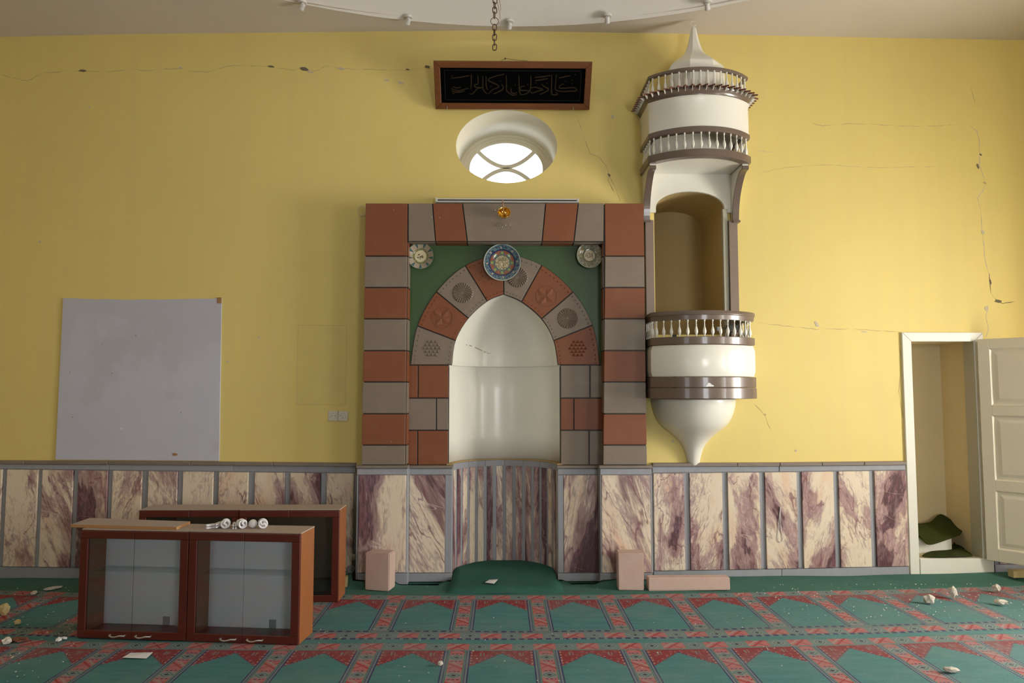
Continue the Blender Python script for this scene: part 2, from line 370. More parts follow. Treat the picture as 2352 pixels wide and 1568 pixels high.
M = dict(
    wall=mat_wall(), ceil=mat_ceiling(), dome=mat_dome(), carpet=mat_carpet(),
    marble=mat_marble('breccia_marble', 1.05, 0.005, 0.35, 0.95, 0.36, 0.22), marble_bold=mat_marble('bold_breccia_marble', 0.85, 0.060, 0.42, 0.70, 0.22, 0.17, 0.585),
    marble_dark=mat_marble('dark_breccia_marble', 0.9, 0.060, 0.3, 0.7, 0.25, 0.2, 0.59), grey=mat_grey_stone(),
    ochre=plain('bounce_dulled_plaster', (0.46, 0.35, 0.13), 0.7, var=.1, scale=1), strip_green=mat_green_carpet('worn_green_carpet', (0.040, 0.120, 0.092), (0.085, 0.195, 0.160)),  # ochre on the unseen left and back walls is dulled to cut bounced light
    orange=mat_block('terracotta_paint', (0.212, 0.063, 0.019), (0.26, 0.095, 0.038)),
    taupe=mat_block('taupe_paint', (0.215, 0.165, 0.125), (0.28, 0.225, 0.175)),
    joint=plain('black_joint', (0.012, 0.010, 0.009), 0.5), green=plain('green_panel_paint', (0.043, 0.092, 0.030), 0.42, var=0.12, scale=3),
    cream=mat_gloss_cream(), niche=mat_niche(), brown=plain('brown_gloss_paint', (0.150, 0.105, 0.082), 0.30, var=0.08, coat=0.4),
    taupe_gloss=plain('taupe_gloss_paint', (0.25, 0.185, 0.145), 0.35, coat=0.3),
    rust=plain('red_brown_paint', (0.17, 0.06, 0.035), 0.5), ledge=mat_wood('brown_marble_ledge', (0.14, 0.10, 0.08), (0.30, 0.25, 0.21), 0.4, 'x', 0.6),
    gilt=plain('ochre_line', (0.38, 0.25, 0.09), 0.5), white_wood=plain('off_white_gloss_paint', (0.74, 0.72, 0.65), 0.35, var=0.04),
    door=plain('door_cream_paint', (0.72, 0.67, 0.54), 0.38, var=0.04), grey_wood=plain('greenish_jamb_paint', (0.42, 0.40, 0.31), 0.45),
    mahog=mat_wood('mahogany_foil', (0.075, 0.012, 0.008), (0.135, 0.024, 0.014), 0.33), mahog_v=mat_wood('mahogany_foil_upright', (0.075, 0.012, 0.008), (0.135, 0.024, 0.014), 0.33, 'z'),
    orangewood=mat_wood('orange_veneer', (0.28, 0.092, 0.026), (0.36, 0.130, 0.042), 0.4, 'z'), carc=plain('chipboard_top', (0.44, 0.35, 0.30), 0.55, var=0.1, scale=20),
    cab_in=plain('cabinet_lining', (0.84, 0.85, 0.86), 0.5, var=.02), shelf_glass=mat_glass('shelf_glass', (0.97, 0.98, 0.98), -0.75), steel=plain('zinc_bracket', (0.30, 0.31, 0.31), 0.5), reveal=plain('window_reveal_paint', (0.86, 0.80, 0.64), 0.6, var=.03), closet=plain('closet_plaster', (0.66, 0.55, 0.33), 0.7, var=.08, scale=3), recess=plain('shaded_recess_plaster', (0.50, 0.375, 0.165), 0.75, var=.06, scale=3), sash=plain('window_frame_paint', (0.80, 0.74, 0.58), 0.45, var=.04), cab_dark=plain('dark_cabinet_lining', (0.085, 0.06, 0.03), 0.5),
    board_edge=plain('raw_chipboard_edge', (0.46, 0.24, 0.10), 0.8, var=0.3, scale=200), chrome=plain('satin_metal', (0.72, 0.71, 0.70), 0.3, 0.8),
    glass=mat_glass('cabinet_glass', (0.96, 0.97, 0.98), 0.015), pane=mat_glass('window_glass', (0.97, 0.98, 1.0), 0.0),
    frame_wood=mat_wood('burl_frame_wood', (0.10, 0.030, 0.008), (0.23, 0.078, 0.020), 0.4, 'x', 1.5), velvet=plain('black_velvet', (0.0025, 0.0025, 0.0025), 0.95, spec=0.0),
    gold=plain('dull_gold_thread', (0.026, 0.017, 0.007), 0.7, spec=0.1), greygold=plain('dull_grey_line', (0.012, 0.012, 0.010), 0.7, spec=0.1),
    brass=plain('polished_brass', (0.78, 0.50, 0.13), 0.2, 1.0, var=0.15), rusty=plain('rusty_chain_iron', (0.15, 0.085, 0.05), 0.6, 0.7, var=0.4, scale=40),
    alu=plain('white_enamel_channel', (0.80, 0.79, 0.76), 0.45), plastic=plain('ivory_plastic', (0.66, 0.60, 0.50), 0.4), white=plain('white_plastic', (0.80, 0.79, 0.80), 0.35),
    hole=plain('dark_socket_hole', (0.05, 0.045, 0.04), 0.7), tube=plain('white_lamp_glass', (0.82, 0.80, 0.84), 0.18, var=0.02), crystal=mat_glass('clear_crystal', (0.85, 0.82, 0.7), 0.25),
    star=mat_plate('star_plate'), petal=mat_plate('petal_plate'), floral=mat_plate('floral_plate'),
    ink=plain('brown_ink_glaze', (0.10, 0.075, 0.03), 0.3), board=mat_board(), tape=plain('brown_tape', (0.36, 0.19, 0.08), 0.5),
    pink=mat_pink_stone(), rubble=plain('plaster_rubble', (0.58, 0.53, 0.46), 0.9, var=0.2, scale=20, bump=0.5), yrubble=plain('yellow_plaster_rubble', (0.58, 0.46, 0.22), 0.9, var=0.2),
    mat_green=mat_green_carpet('dark_green_carpet', (0.024, 0.088, 0.070), (0.046, 0.140, 0.112)), olive=mat_green_carpet('olive_green_carpet', (0.022, 0.030, 0.004), (0.055, 0.065, 0.014)),
    crack=plain('open_crack', (0.17, 0.13, 0.085), 0.9), crack_soft=plain('hairline_crack', (0.50, 0.385, 0.19), 0.9), chip=plain('exposed_plaster', (0.56, 0.48, 0.37), 0.9),
    paper=plain('white_paper', (0.82, 0.80, 0.80), 0.7), cord=plain('white_cord', (0.72, 0.70, 0.66), 0.6), outplug=plain('grey_socket_plastic', (0.27, 0.28, 0.29), 0.45),
    spot=plain('spotlight_enamel', (0.62, 0.59, 0.57), 0.35), carve_t=mat_block('taupe_carving', (0.205, 0.158, 0.12), (0.26, 0.21, 0.165)),
    carve_o=mat_block('terracotta_carving', (0.215, 0.064, 0.020), (0.27, 0.095, 0.038)))

# ------------------------------------------------------------------ mesh builder
class MB:
    def __init__(s): s.v = []; s.f = []; s.sm = []
    def add(s, vs, fs, smooth=False):
        n = len(s.v); s.v += [tuple(v) for v in vs]; s.f += [tuple(i+n for i in f) for f in fs]; s.sm += [smooth]*len(fs); return s
    def box(s, x0, x1, y0, y1, z0, z1):
        v = [(x, y, z) for z in (z0, z1) for y in (y0, y1) for x in (x0, x1)]
        return s.add(v, [(0, 2, 3, 1), (4, 5, 7, 6), (0, 1, 5, 4), (2, 6, 7, 3), (0, 4, 6, 2), (1, 3, 7, 5)])
    def bbox(s, x0, x1, y0, y1, z0, z1, b=0.004):
        # chamfered box: chamfers all round the face that looks to -Y
        return s.slab([(x0, z0), (x1, z0), (x1, z1), (x0, z1)], y0, y1, b)
    def slab(s, poly, y0, y1, b=0.003):
        # polygon in x,z extruded from its front y0 to its back y1, front edges chamfered by b
        a = sum(p[0]*q[1]-q[0]*p[1] for p, q in zip(poly, poly[1:]+poly[:1]))
        if a < 0: poly = poly[::-1]
        n = len(poly)
        if b > 0:
            ins = []
            for i in range(n):
                p0, p, p1 = (Vector(poly[i-1]), Vector(poly[i]), Vector(poly[(i+1) % n]))
                d0 = (p-p0).normalized(); d1 = (p1-p).normalized()
                n0 = Vector((-d0.y, d0.x)); n1 = Vector((-d1.y, d1.x)); m = n0+n1
                if m.length < 1e-6: m = n0
                m.normalize(); k = b/max(0.35, m.dot(n0)); ins.append(p+m*k)
            rings = [(ins, y0), (poly, y0+b), (poly, y1)]
        else: rings = [(poly, y0), (poly, y1)]
        vs = [(p[0], y, p[1]) for r, y in rings for p in r]; fs = [tuple(range(n))]
        for k in range(len(rings)-1):
            for i in range(n):
                j = (i+1) % n; fs.append((k*n+i, (k+1)*n+i, (k+1)*n+j, k*n+j))
        fs.append(tuple((len(rings)-1)*n+i for i in reversed(range(n))))
        return s.add(vs, fs)
    def lathe(s, prof, cx=0, cy=0, cz=0, n=24, a0=0, a1=2*PI, axis='z', sx=1, sy=1, smooth=True):
        full = abs(a1-a0-2*PI) < 1e-6; m = n if full else n+1; vs = []
        for r, h in prof:
            for i in range(m):
                a = a0+(a1-a0)*i/n; x = r*math.cos(a)*sx; y = r*math.sin(a)*sy
                vs.append((cx+x, cy+y, cz+h) if axis == 'z' else ((cx+x, cy-h, cz+y) if axis == 'y' else (cx+h, cy+x, cz+y)))
        fs = []
        for k in range(len(prof)-1):
            for i in range(n):
                j = (i+1) % m; fs.append((k*m+i, k*m+j, (k+1)*m+j, (k+1)*m+i))
        return s.add(vs, fs, smooth)
    def tube(s, pts, r, n=8, closed=False, cap=True):
        P = [Vector(p) for p in pts]; N = len(P); vs = []; up = Vector((0, 0, 1))
        rr = r if isinstance(r, (list, tuple)) else [r]*N; prev = None
        for i in range(N):
            if closed: d = P[(i+1) % N]-P[i-1]
            else: d = P[min(N-1, i+1)]-P[max(0, i-1)]
            d.normalize()
            a = prev-d*prev.dot(d) if prev is not None else d.cross(up if abs(d.z) < 0.9 else Vector((1, 0, 0)))
            if a.length < 1e-6: a = d.cross(Vector((1, 0, 0)))
            a.normalize(); b = d.cross(a); prev = a
            for k in range(n):
                t = 2*PI*k/n; vs.append(P[i]+(a*math.cos(t)+b*math.sin(t))*rr[i])
        fs = [(i*n+k, i*n+(k+1) % n, ((i+1) % N)*n+(k+1) % n, ((i+1) % N)*n+k) for i in range(N if closed else N-1) for k in range(n)]
        if cap and not closed: fs += [tuple(reversed(range(n))), tuple((N-1)*n+k for k in range(n))]
        return s.add(vs, fs, True)
    def sphere(s, c, r, n=16, m=10, sx=1, sy=1, sz=1):
        pr = [(r*math.sin(PI*i/m), -r*math.cos(PI*i/m)) for i in range(m+1)]
        pr[0] = (1e-5, -r); pr[-1] = (1e-5, r)
        k = len(s.v); s.lathe(pr, 0, 0, 0, n)
        for i in range(k, len(s.v)):
            v = s.v[i]; s.v[i] = (c[0]+v[0]*sx, c[1]+v[1]*sy, c[2]+v[2]*sz)
        return s
    def ribbon(s, pts, w, Y, th=0.0015, plane=None):
        # flat stroke in the x,z plane standing proud of depth Y; pts (x,z) ; w width or list
        N = len(pts); ww = w if isinstance(w, (list, tuple)) else [w]*N
        L = []; Rr = []
        for i in range(N):
            d = Vector(pts[min(N-1, i+1)])-Vector(pts[max(0, i-1)])
            if d.length < 1e-9: d = Vector((1, 0))
            d.normalize(); nn = Vector((-d.y, d.x))*ww[i]/2
            p = Vector(pts[i]); L.append(p+nn); Rr.append(p-nn)
        f = plane or (lambda x, z, dy: (x, Y-dy, z))
        vs = [f(p.x, p.y, th) for p in L]+[f(p.x, p.y, th) for p in Rr]+[f(p.x, p.y, -0.001) for p in L]+[f(p.x, p.y, -0.001) for p in Rr]
        fs = []
        for i in range(N-1):
            fs += [(i, i+1, N+i+1, N+i), (i, 2*N+i, 2*N+i+1, i+1), (N+i, N+i+1, 3*N+i+1, 3*N+i)]
        return s.add(vs, fs)
    def sweep(s, path, smooth=True, close=False):
        # path: list of cross-sections, each a list of points (open strip between them, profile closed)
        n = len(path[0]); vs = [p for r in path for p in r]; fs = []
        for k in range(len(path)-1):
            for i in range(n):
                j = (i+1) % n; fs.append((k*n+i, k*n+j, (k+1)*n+j, (k+1)*n+i))
        fs += [tuple(reversed(range(n))), tuple((len(path)-1)*n+i for i in range(n))]
        return s.add(vs, fs, smooth)
    def build(s, name, mat, parent=None, origin=None, world=True, smooth=None, fix=True):
        if origin is None:
            xs = [v[0] for v in s.v]; ys = [v[1] for v in s.v]; zs = [v[2] for v in s.v]
            origin = ((min(xs)+max(xs))/2, (min(ys)+max(ys))/2, (min(zs)+max(zs))/2 if parent else min(zs))
        me = bpy.data.meshes.new(name); me.from_pydata([(v[0]-origin[0], v[1]-origin[1], v[2]-origin[2]) for v in s.v], [], s.f)
        if fix:
            bm = bmesh.new(); bm.from_mesh(me); bmesh.ops.recalc_face_normals(bm, faces=bm.faces); bm.to_mesh(me); bm.free()
        me.materials.append(mat)
        sm = s.sm if smooth is None else [smooth]*len(s.f)
        me.polygons.foreach_set('use_smooth', sm)
        o = bpy.data.objects.new(name, me); col.objects.link(o)
        if parent is not None:
            o.parent = parent
            o.location = Vector(origin)-(wloc(parent) if world else Vector((0, 0, 0)))
        else: o.location = origin
        if any(sm):
            me.set_sharp_from_angle(angle=math.radians(38))
        return o
def wloc(o):
    v = Vector(o.location)
    while o.parent is not None: o = o.parent; v += Vector(o.location)
    return v
def thing(name, label, cat, loc=(0, 0, 0), rz=0, group=None):
    o = bpy.data.objects.new(name, None); col.objects.link(o); o.empty_display_size = 0.1
    o.location = loc; o.rotation_euler = (0, 0, rz); tag(o, label, cat, group); return o
def tag(o, label=None, cat=None, group=None, kind=None):
    if label: o['label'] = label
    if cat: o['category'] = cat
    if group: o['group'] = group
    if kind: o['kind'] = kind
    return o
def struct(o, label=None): o['kind'] = 'structure'; return tag(o, label)
def copy_tree(o, parent=None):
    c = o.copy(); col.objects.link(c); c.parent = parent
    for ch in [q for q in bpy.data.objects if q.parent == o]: copy_tree(ch, c)
    return c
def boolean(o, cutters):
    for c in cutters:
        me = bpy.data.meshes.new('cut'); me.from_pydata(c.v, [], c.f)
        bm = bmesh.new(); bm.from_mesh(me); bmesh.ops.recalc_face_normals(bm, faces=bm.faces); bm.to_mesh(me); bm.free()
        co = bpy.data.objects.new('cut', me); col.objects.link(co)
        md = o.modifiers.new('cut', 'BOOLEAN'); md.operation = 'DIFFERENCE'; md.object = co; md.solver = 'EXACT'
        dg = bpy.context.evaluated_depsgraph_get(); dg.update()
        nm = bpy.data.meshes.new_from_object(o.evaluated_get(dg)); o.modifiers.clear(); old = o.data; o.data = nm
        bpy.data.objects.remove(co); bpy.data.meshes.remove(old)
    o.data.name = o.name
# ================================================================== STRUCTURE
XL, XR, YB = -5.3, 5.3, -3.6
struct(MB().box(XL-.5, XR+.5, YB-.5, D+0.9, -0.35, -0.016).build('floor', M['mat_green']), 'flat floor slab under the carpets')

# ---- front wall with oval window, niche, pulpit opening and closet cut out
WC = (0.042, 3.653); WA, WB_ = 0.438, 0.323
wall = MB().box(XL-.4, XR+.4, D, D+0.82, -0.016, 5.2).build('wall_front', M['wall'], origin=(0, 0, 0))
struct(wall, 'cracked yellow plastered front wall')
cuts = []
c = MB(); n = 64
pv = [(WC[0]+WA*math.cos(2*PI*i/n), WC[1]+WB_*math.sin(2*PI*i/n)) for i in range(n)]
cuts.append(MB().slab(pv, D-0.2, D+1.2, 0))
cuts.append(MB().box(-0.56, 0.62, D-0.2, D+0.50, -0.1, 2.50))
arch = [(1.315, 2.02), (1.925, 2.02), (1.925, 3.115)]+[(1.62+0.305*math.cos(a), 3.115+0.145*math.sin(a)) for a in [PI*k/16 for k in range(1, 16)]]+[(1.315, 3.115)]
cuts.append(MB().slab(arch, D-0.2, D+0.71, 0))
cuts.append(MB().box(3.50, 4.04, D-0.2, D+0.46, 0.14, 1.965))
boolean(wall, cuts)
wall.data.materials.append(M['reveal']); wall.data.materials.append(M['closet']); wall.data.materials.append(M['recess'])
for p_ in wall.data.polygons:
    p_.use_smooth = False; c_ = p_.center
    if c_.y < D+0.002 or c_.y > D+0.81: continue
    if (c_.x-WC[0])**2/0.47**2+(c_.z-WC[1])**2/0.36**2 < 1: p_.material_index = 1; p_.use_smooth = True
    elif 3.45 < c_.x < 4.1 and 0.1 < c_.z < 2.0: p_.material_index = 2
    elif 1.3 < c_.x < 1.94 and 1.9 < c_.z < 3.4: p_.material_index = 3  # shade inside the pulpit opening is put into a darker plaster colour

# ---- other walls with real window openings (behind and beside the camera)
def side_window(n_, axis, pos, c0, z0, w, h):
    """window frame standing in an opening; axis 'x' = opening in a wall of constant x"""
    m = MB(); t_ = 0.06; dp = 0.05
    def bar(a0, a1, b0, b1):
        if axis == 'x': m.box(pos-dp, pos+dp, a0, a1, b0, b1)
        else: m.box(a0, a1, pos-dp, pos+dp, b0, b1)
    bar(c0-w/2, c0-w/2+t_, z0, z0+h); bar(c0+w/2-t_, c0+w/2, z0, z0+h); bar(c0-w/2+t_, c0+w/2-t_, z0, z0+t_); bar(c0-w/2+t_, c0+w/2-t_, z0+h-t_, z0+h)
    bar(c0-0.02, c0+0.02, z0+t_, z0+h-t_); bar(c0-w/2+t_, c0-0.02, z0+h*.62, z0+h*.62+.04); bar(c0+0.02, c0+w/2-t_, z0+h*.62, z0+h*.62+.04)
    o = m.build('window_%d' % n_, M['white_wood']); struct(o); return o
wr = MB().box(XR, XR+.4, YB-.4, D-0.001, -0.016, 5.2).build('wall_right', M['wall'], origin=(0, 0, 0)); struct(wr)
boolean(wr, [MB().box(XR-.2, XR+.8, c0-0.75, c0+0.75, 0.70, 2.80) for c0 in (3.75, 0.9)])
struct(MB().box(XL-.4, XL, YB-.4, D-0.001, -0.016, 5.2).build('wall_left', M['ochre'], origin=(0, 0, 0)))
wb = MB().box(XL+.001, XR-.001, YB-.4, YB, -0.016, 5.2).build('wall_back', M['ochre'], origin=(0, 0, 0)); struct(wb)
boolean(wb, [MB().box(c0-0.75, c0+0.75, YB-.8, YB+.2, 0.70, 2.80) for c0 in (2.9, -2.4)])
side_window(2, 'x', XR+0.2, 3.75, 0.70, 1.5, 2.1); side_window(3, 'x', XR+0.2, 0.9, 0.70, 1.5, 2.1)
side_window(4, 'y', YB-0.2, 2.9, 0.70, 1.5, 2.1); side_window(5, 'y', YB-0.2, -2.4, 0.70, 1.5, 2.1)

# ---- ceiling ring around the round opening, and the shallow dome above it
CZ = [(-5.3, 4.575), (-4.35, 4.597), (-3.2, 4.632), (-1.72, 4.659), (-0.2, 4.686), (1.25, 4.673), (3.25, 4.648), (4.62, 4.635), (5.3, 4.62)]
DC = (0.06, 1.59); DR = 4.34
n = 128; vi = []; 
for i in range(n):
    a = 2*PI*i/n; dx, dy = math.cos(a), math.sin(a)
    ts = []
    if dx > 1e-9: ts.append((XR-DC[0])/dx)
    if dx < -1e-9: ts.append((XL-DC[0])/dx)
    if dy > 1e-9: ts.append((D-DC[1])/dy)
    if dy < -1e-9: ts.append((YB-DC[1])/dy)
    k = min(ts); vi.append(((DC[0]+DR*dx, DC[1]+DR*dy), (DC[0]+k*dx, DC[1]+k*dy)))
corners = [(XL, YB), (XR, YB), (XR, D), (XL, D)]
m = MB(); vs = []; fs = []
rings = []
zin = lambda x: interp(x, CZ)
for (p, q) in vi:
    vs += [(p[0], p[1], zin(p[0])), (q[0], q[1], zin(q[0]))]
for i in range(n):
    j = (i+1) % n; fs.append((2*i, 2*j, 2*j+1, 2*i+1))
b0 = len(vs)
for (cx, cy) in corners:
    a = math.atan2(cy-DC[1], cx-DC[0]) % (2*PI); i = int(a/(2*PI)*n)
    vs.append((cx, cy, zin(cx))); fs.append((2*i+1, 2*((i+1) % n)+1, len(vs)-1))
# lip going up round the opening
l0 = len(vs)
for (p, q) in vi: vs.append((p[0], p[1], zin(p[0])+0.02))
for i in range(n): fs.append((2*i, 2*((i+1) % n), l0+(i+1) % n, l0+i))
# upper face closes the slab
u0 = len(vs)
for (p, q) in vi: vs.append((q[0], q[1], 5.2))
for i in range(n): fs.append((2*i+1, 2*((i+1) % n)+1, u0+(i+1) % n, u0+i))
m.add(vs, fs); ceil = m.build('ceiling', M['ceil'], origin=(0, 0, 0), fix=True); struct(ceil, 'pale ceiling ring with a large round opening')
rise = 1.15; SR = (DR**2+rise**2)/(2*rise)
prof = [(DR+0.03, 0.0)]+[(DR*math.cos(t), math.sqrt(SR**2-(DR*math.cos(t))**2)-(SR-rise)+0.02) for t in [PI/2*k/16 for k in range(0, 16)]]+[(0.001, rise+0.02)]
domm = MB().lathe(prof, DC[0], DC[1], 4.655, 96)
domm.build('dome', M['dome'], ceil, origin=(DC[0], DC[1], 4.655), smooth=True)

# ---- cracks and chips of the front wall
def wallpts(px): return [at(x, y, D) for x, y in px]
def crack(px, w, mat='crack', jit=1.2):
    pts = []
    for (a, b) in zip(px, px[1:]):
        k = max(2, int(math.hypot(b[0]-a[0], b[1]-a[1])/9))
        for i in range(k):
            t = i/k; pts.append((a[0]+(b[0]-a[0])*t+random.uniform(-jit, jit)*0.5, a[1]+(b[1]-a[1])*t+random.uniform(-jit, jit)))
    pts.append(px[-1]); P_ = wallpts(pts)
    ww = [w*random.uniform(0.3, 1.2)*(0.05 if math.sin(i*0.9+w*900+px[0][0])+random.uniform(-.5, .5) > 0.55 else 1) for i in range(len(P_))]; ww[0] = ww[-1] = w*0.15
    MB().ribbon(P_, ww, D, 0.0012).build('crack', M[mat], wall)
def chip(x, y, w, h, mat='crack'):
    cx, cz = at(x, y, D); k = 6.093/1650; poly = []
    for i in range(9):
        a = 2*PI*i/9; q = random.uniform(0.6, 1.15)
        poly.append((cx+w*k*q*math.cos(a), cz+h*k*q*math.sin(a)-0.3*w*k*math.cos(a)*(h/w)))
    MB().slab(poly, D-0.003, D+0.001, 0.0).build('plaster_chip', M[mat], wall)
crack([(0, 172), (62, 186), (100, 168), (150, 164), (190, 163), (250, 165), (310, 158), (330, 162), (420, 157), (432, 163), (478, 166), (520, 152), (560, 150), (600, 153), (640, 156), (672, 162), (690, 156), (720, 163), (735, 160), (752, 150), (780, 157), (850, 160), (930, 161), (985, 154)], 0.0055, 'crack_soft')
for x, y, w, h, mm in [(190, 163, 10, 3, 'crack'), (622, 153, 10, 3, 'crack'), (700, 158, 13, 5, 'crack'), (712, 165, 8, 3, 'chip'), (783, 158, 9, 3, 'chip'), (936, 160, 5, 2, 'crack'), (982, 154, 7, 4, 'crack'),
                       (415, 156, 5, 3, 'chip'), (920, 190, 8, 3, 'chip'), (888, 184, 7, 3, 'chip'), (1407, 268, 5, 5, 'chip'), (1399, 402, 4, 3, 'crack'), (1300, 330, 6, 6, 'chip')][:12]: chip(x, y, w, h, mm)
crack([(1325, 265), (1340, 310), (1355, 352), (1378, 362), (1392, 380), (1400, 405), (1412, 430), (1425, 462)], 0.005, 'crack_soft')
crack([(1400, 400), (1397, 415), (1410, 440)], 0.004, 'crack')
crack([(2230, 200), (2240, 240)], 0.004, 'crack_soft')
crack([(2200, 286), (2226, 288), (2243, 300), (2250, 322), (2250, 380), (2264, 420), (2256, 440), (2245, 455), (2252, 480), (2257, 540), (2263, 600), (2272, 630), (2274, 650)], 0.006, 'chip')
crack([(2272, 628), (2274, 648), (2276, 672), (2284, 685), (2302, 697), (2330, 692)], 0.007, 'crack')
crack([(2270, 700), (2265, 730), (2270, 755), (2264, 775)], 0.007, 'chip')
for x, y, w, h, mm in [(2246, 382, 3, 8, 'crack'), (2252, 355, 3, 3, 'crack'), (2262, 420, 4, 3, 'crack_soft'), (2275, 648, 3, 6, 'crack'), (2293, 692, 11, 4, 'crack'), (2266, 708, 5, 6, 'chip'), (2257, 533, 4, 5, 'chip')]: chip(x, y, w, h, mm)
crack([(1740, 346), (1775, 349)], 0.006, 'chip'); crack([(1865, 284), (1890, 288), (1960, 284), (2100, 290), (2200, 287)], 0.005, 'crack_soft')
crack([(1735, 737), (1760, 745), (1800, 748), (1873, 756), (1960, 755), (2065, 762)], 0.006, 'crack_soft'); chip(1876, 744, 6, 7, 'chip'); chip(1985, 762, 8, 2, 'chip')
crack([(1733, 930), (1740, 935), (1757, 952), (1765, 975), (1770, 985)], 0.005, 'crack_soft'); chip(1757, 952, 3, 3, 'crack_soft')
crack([(1740, 400), (1800, 385), (1900, 378), (2000, 385), (2150, 382)], 0.004, 'crack_soft'); crack([(2066, 800), (2072, 830), (2064, 900), (2074, 960)], 0.006, 'crack_soft')
for x, y in [(205, 245), (92, 555), (1545, 1012), (1828, 1035), (595, 775), (524, 830)]: chip(x, y, 3, 3, 'chip')

# ---- wainscot (trim) left and right of the niche: backing, ledge, grey courses and marble panels
PXW = lambda x: at(x, 1090, D)[0]
LEDGE = [(0, 1056), (400, 1058), (815, 1062), (1500, 1062), (1800, 1061), (2080, 1058), (2400, 1053)]
TTOP = [(0, 1076), (400, 1081), (815, 1086), (1500, 1086), (1800, 1083), (2080, 1079), (2400, 1074)]
TBOT = [(0, 1297), (400, 1303), (815, 1309), (1500, 1308), (1800, 1303), (2080, 1297), (2400, 1290)]
Xpx = lambda X: 1152+X*1650/D
def zrow(X, tab, off=0): return at(Xpx(X), interp(Xpx(X), tab)+off, D)[1]
def wainscot(name, xa, xb, edges, label):
    root = MB().slab([(xa, -0.01), (xb, -0.01), (xb, zrow(xb, TTOP, -12)), (xa, zrow(xa, TTOP, -12))], D-0.016, D+0.002, 0.0).build(name, M['grey'], origin=(xa, D, 0)); struct(root, label)
    # ledge
    N = 6
    for i in range(N):
        a = xa+(xb-xa)*i/N; b = xa+(xb-xa)*(i+1)/N-0.003
        MB().slab([(a, zrow(a, LEDGE, 8)), (b, zrow(b, LEDGE, 8)), (b, zrow(b, LEDGE)), (a, zrow(a, LEDGE))], D-0.052, D+0.002, 0.004).build('ledge_stone', M['ledge'], root)
    # top rail and base course pieces
    for (tab0, o0, tab1, o1, nn, nm) in ((LEDGE, 8.5, TTOP, -1.5, max(2, int((xb-xa)/0.85)), 'rail_stone'), (TBOT, 1.5, None, 0, max(2, int((xb-xa)/0.95)), 'base_stone')):
        for i in range(nn):
            a = xa+(xb-xa)*i/nn+0.001; b = xa+(xb-xa)*(i+1)/nn-0.0025
            lo = (zrow(a, tab1, o1), zrow(b, tab1, o1)) if tab1 else (-0.008, -0.008)
            MB().slab([(a, lo[0]), (b, lo[1]), (b, zrow(b, tab0, o0)), (a, zrow(a, tab0, o0))], D-0.030-0.003*R(), D-0.010, 0.0025).build(nm, M['grey'], root)
    last = xa
    for (a, b) in edges:
        if a-last > 0.02:
            MB().slab([(last+.002, zrow(last, TBOT)), (a-.002, zrow(a, TBOT)), (a-.002, zrow(a, TTOP)), (last+.002, zrow(last, TTOP))], D-0.024, D-0.010, 0.002).build('grey_strip', M['grey'], root)
        MB().slab([(a, zrow(a, TBOT)), (b, zrow(b, TBOT)), (b, zrow(b, TTOP)), (a, zrow(a, TTOP))], D-0.040, D-0.010, 0.003).build('marble_panel', M['marble'], root)
        last = b
    if xb-last > 0.02:
        MB().slab([(last+.002, zrow(last, TBOT)), (xb-.002, zrow(xb, TBOT)), (xb-.002, zrow(xb, TTOP)), (last+.002, zrow(last, TTOP))], D-0.024, D-0.010, 0.002).build('grey_strip', M['grey'], root)
    return root
le = [(23, 94), (104, 174), (186, 253), (264, 331), (346, 412), (425, 494), (507, 574), (589, 657), (670, 739), (753, 815)]
ledges = [(PXW(a), PXW(b)) for a, b in le]
x0 = PXW(23)
for k in range(3): ledges.insert(0, (x0-0.04-0.255, x0-0.04)); x0 -= 0.295
wainscot('trim_1', XL, PXW(819), ledges, 'marble wainscot left of the niche, cream and purple panels between grey strips')
re_ = [(1499, 1568), (1581, 1655), (1668, 1740), (1753, 1825), (1837, 1909), (1921, 1991), (2003, 2075)]
wainscot('trim_2', PXW(1497), 3.405, [(PXW(a), PXW(b)) for a, b in re_], 'marble wainscot between the niche and the closet door')
wainscot('trim_3', 4.13, XR, [(4.17, 4.42), (4.46, 4.71), (4.75, 5.0), (5.04, 5.28)], 'marble wainscot behind the open closet door')

# ---- oval window
win = MB()
def oval(a, b, y0, y1, a2, b2, n=64):
    v = []; f = []
    for (aa, bb, y) in ((a, b, y0), (a2, b2, y0), (a2, b2, y1), (a, b, y1)):
        v += [(WC[0]+aa*math.cos(2*PI*i/n), y, WC[1]+bb*math.sin(2*PI*i/n)) for i in range(n)]
    for k in range(4):
        for i in range(n):
            j = (i+1) % n; kk = (k+1) % 4; f.append((k*n+i, k*n+j, kk*n+j, kk*n+i))
    return v, f
YW = D+0.60
win.add(*oval(WA+.002, WB_+.002, YW, YW+0.06, WA-0.035, WB_-0.028), smooth=True)
wo = win.build('window_1', M['sash'], origin=(WC[0], YW, WC[1])); struct(wo, 'deep oval window with arched glazing bars under the calligraphy panel')
MB().add(*oval(WA-0.035, WB_-0.028, YW+0.012, YW+0.06, WA-0.062, WB_-0.050), smooth=True).build('inner_moulding', M['sash'], wo)
MB().add(*oval(WA-0.062, WB_-0.050, YW+0.024, YW+0.055, WA-0.090, WB_-0.076), smooth=True).build('glazing_rim', M['sash'], wo)
ga, gb_ = WA-0.085, WB_-0.070
for sgn in (1, -1):
    # arc bowing towards the centre of the window
    ends = (ga*0.76, gb_*0.64)
    pts = [(WC[0]+ends[0]*t, WC[1]+sgn*(0.013+(ends[1]-0.013)*abs(t)**1.9)) for t in [k/14 for k in range(-14, 15)]]
    MB().ribbon(pts, 0.036, YW+0.03, 0.014).build('glazing_bar', M['sash'], wo)
MB().box(WC[0]-0.045, WC[0]+0.045, YW+0.018, YW+0.032, WC[1]-0.02, WC[1]+0.02).build('glazing_boss', M['sash'], wo)
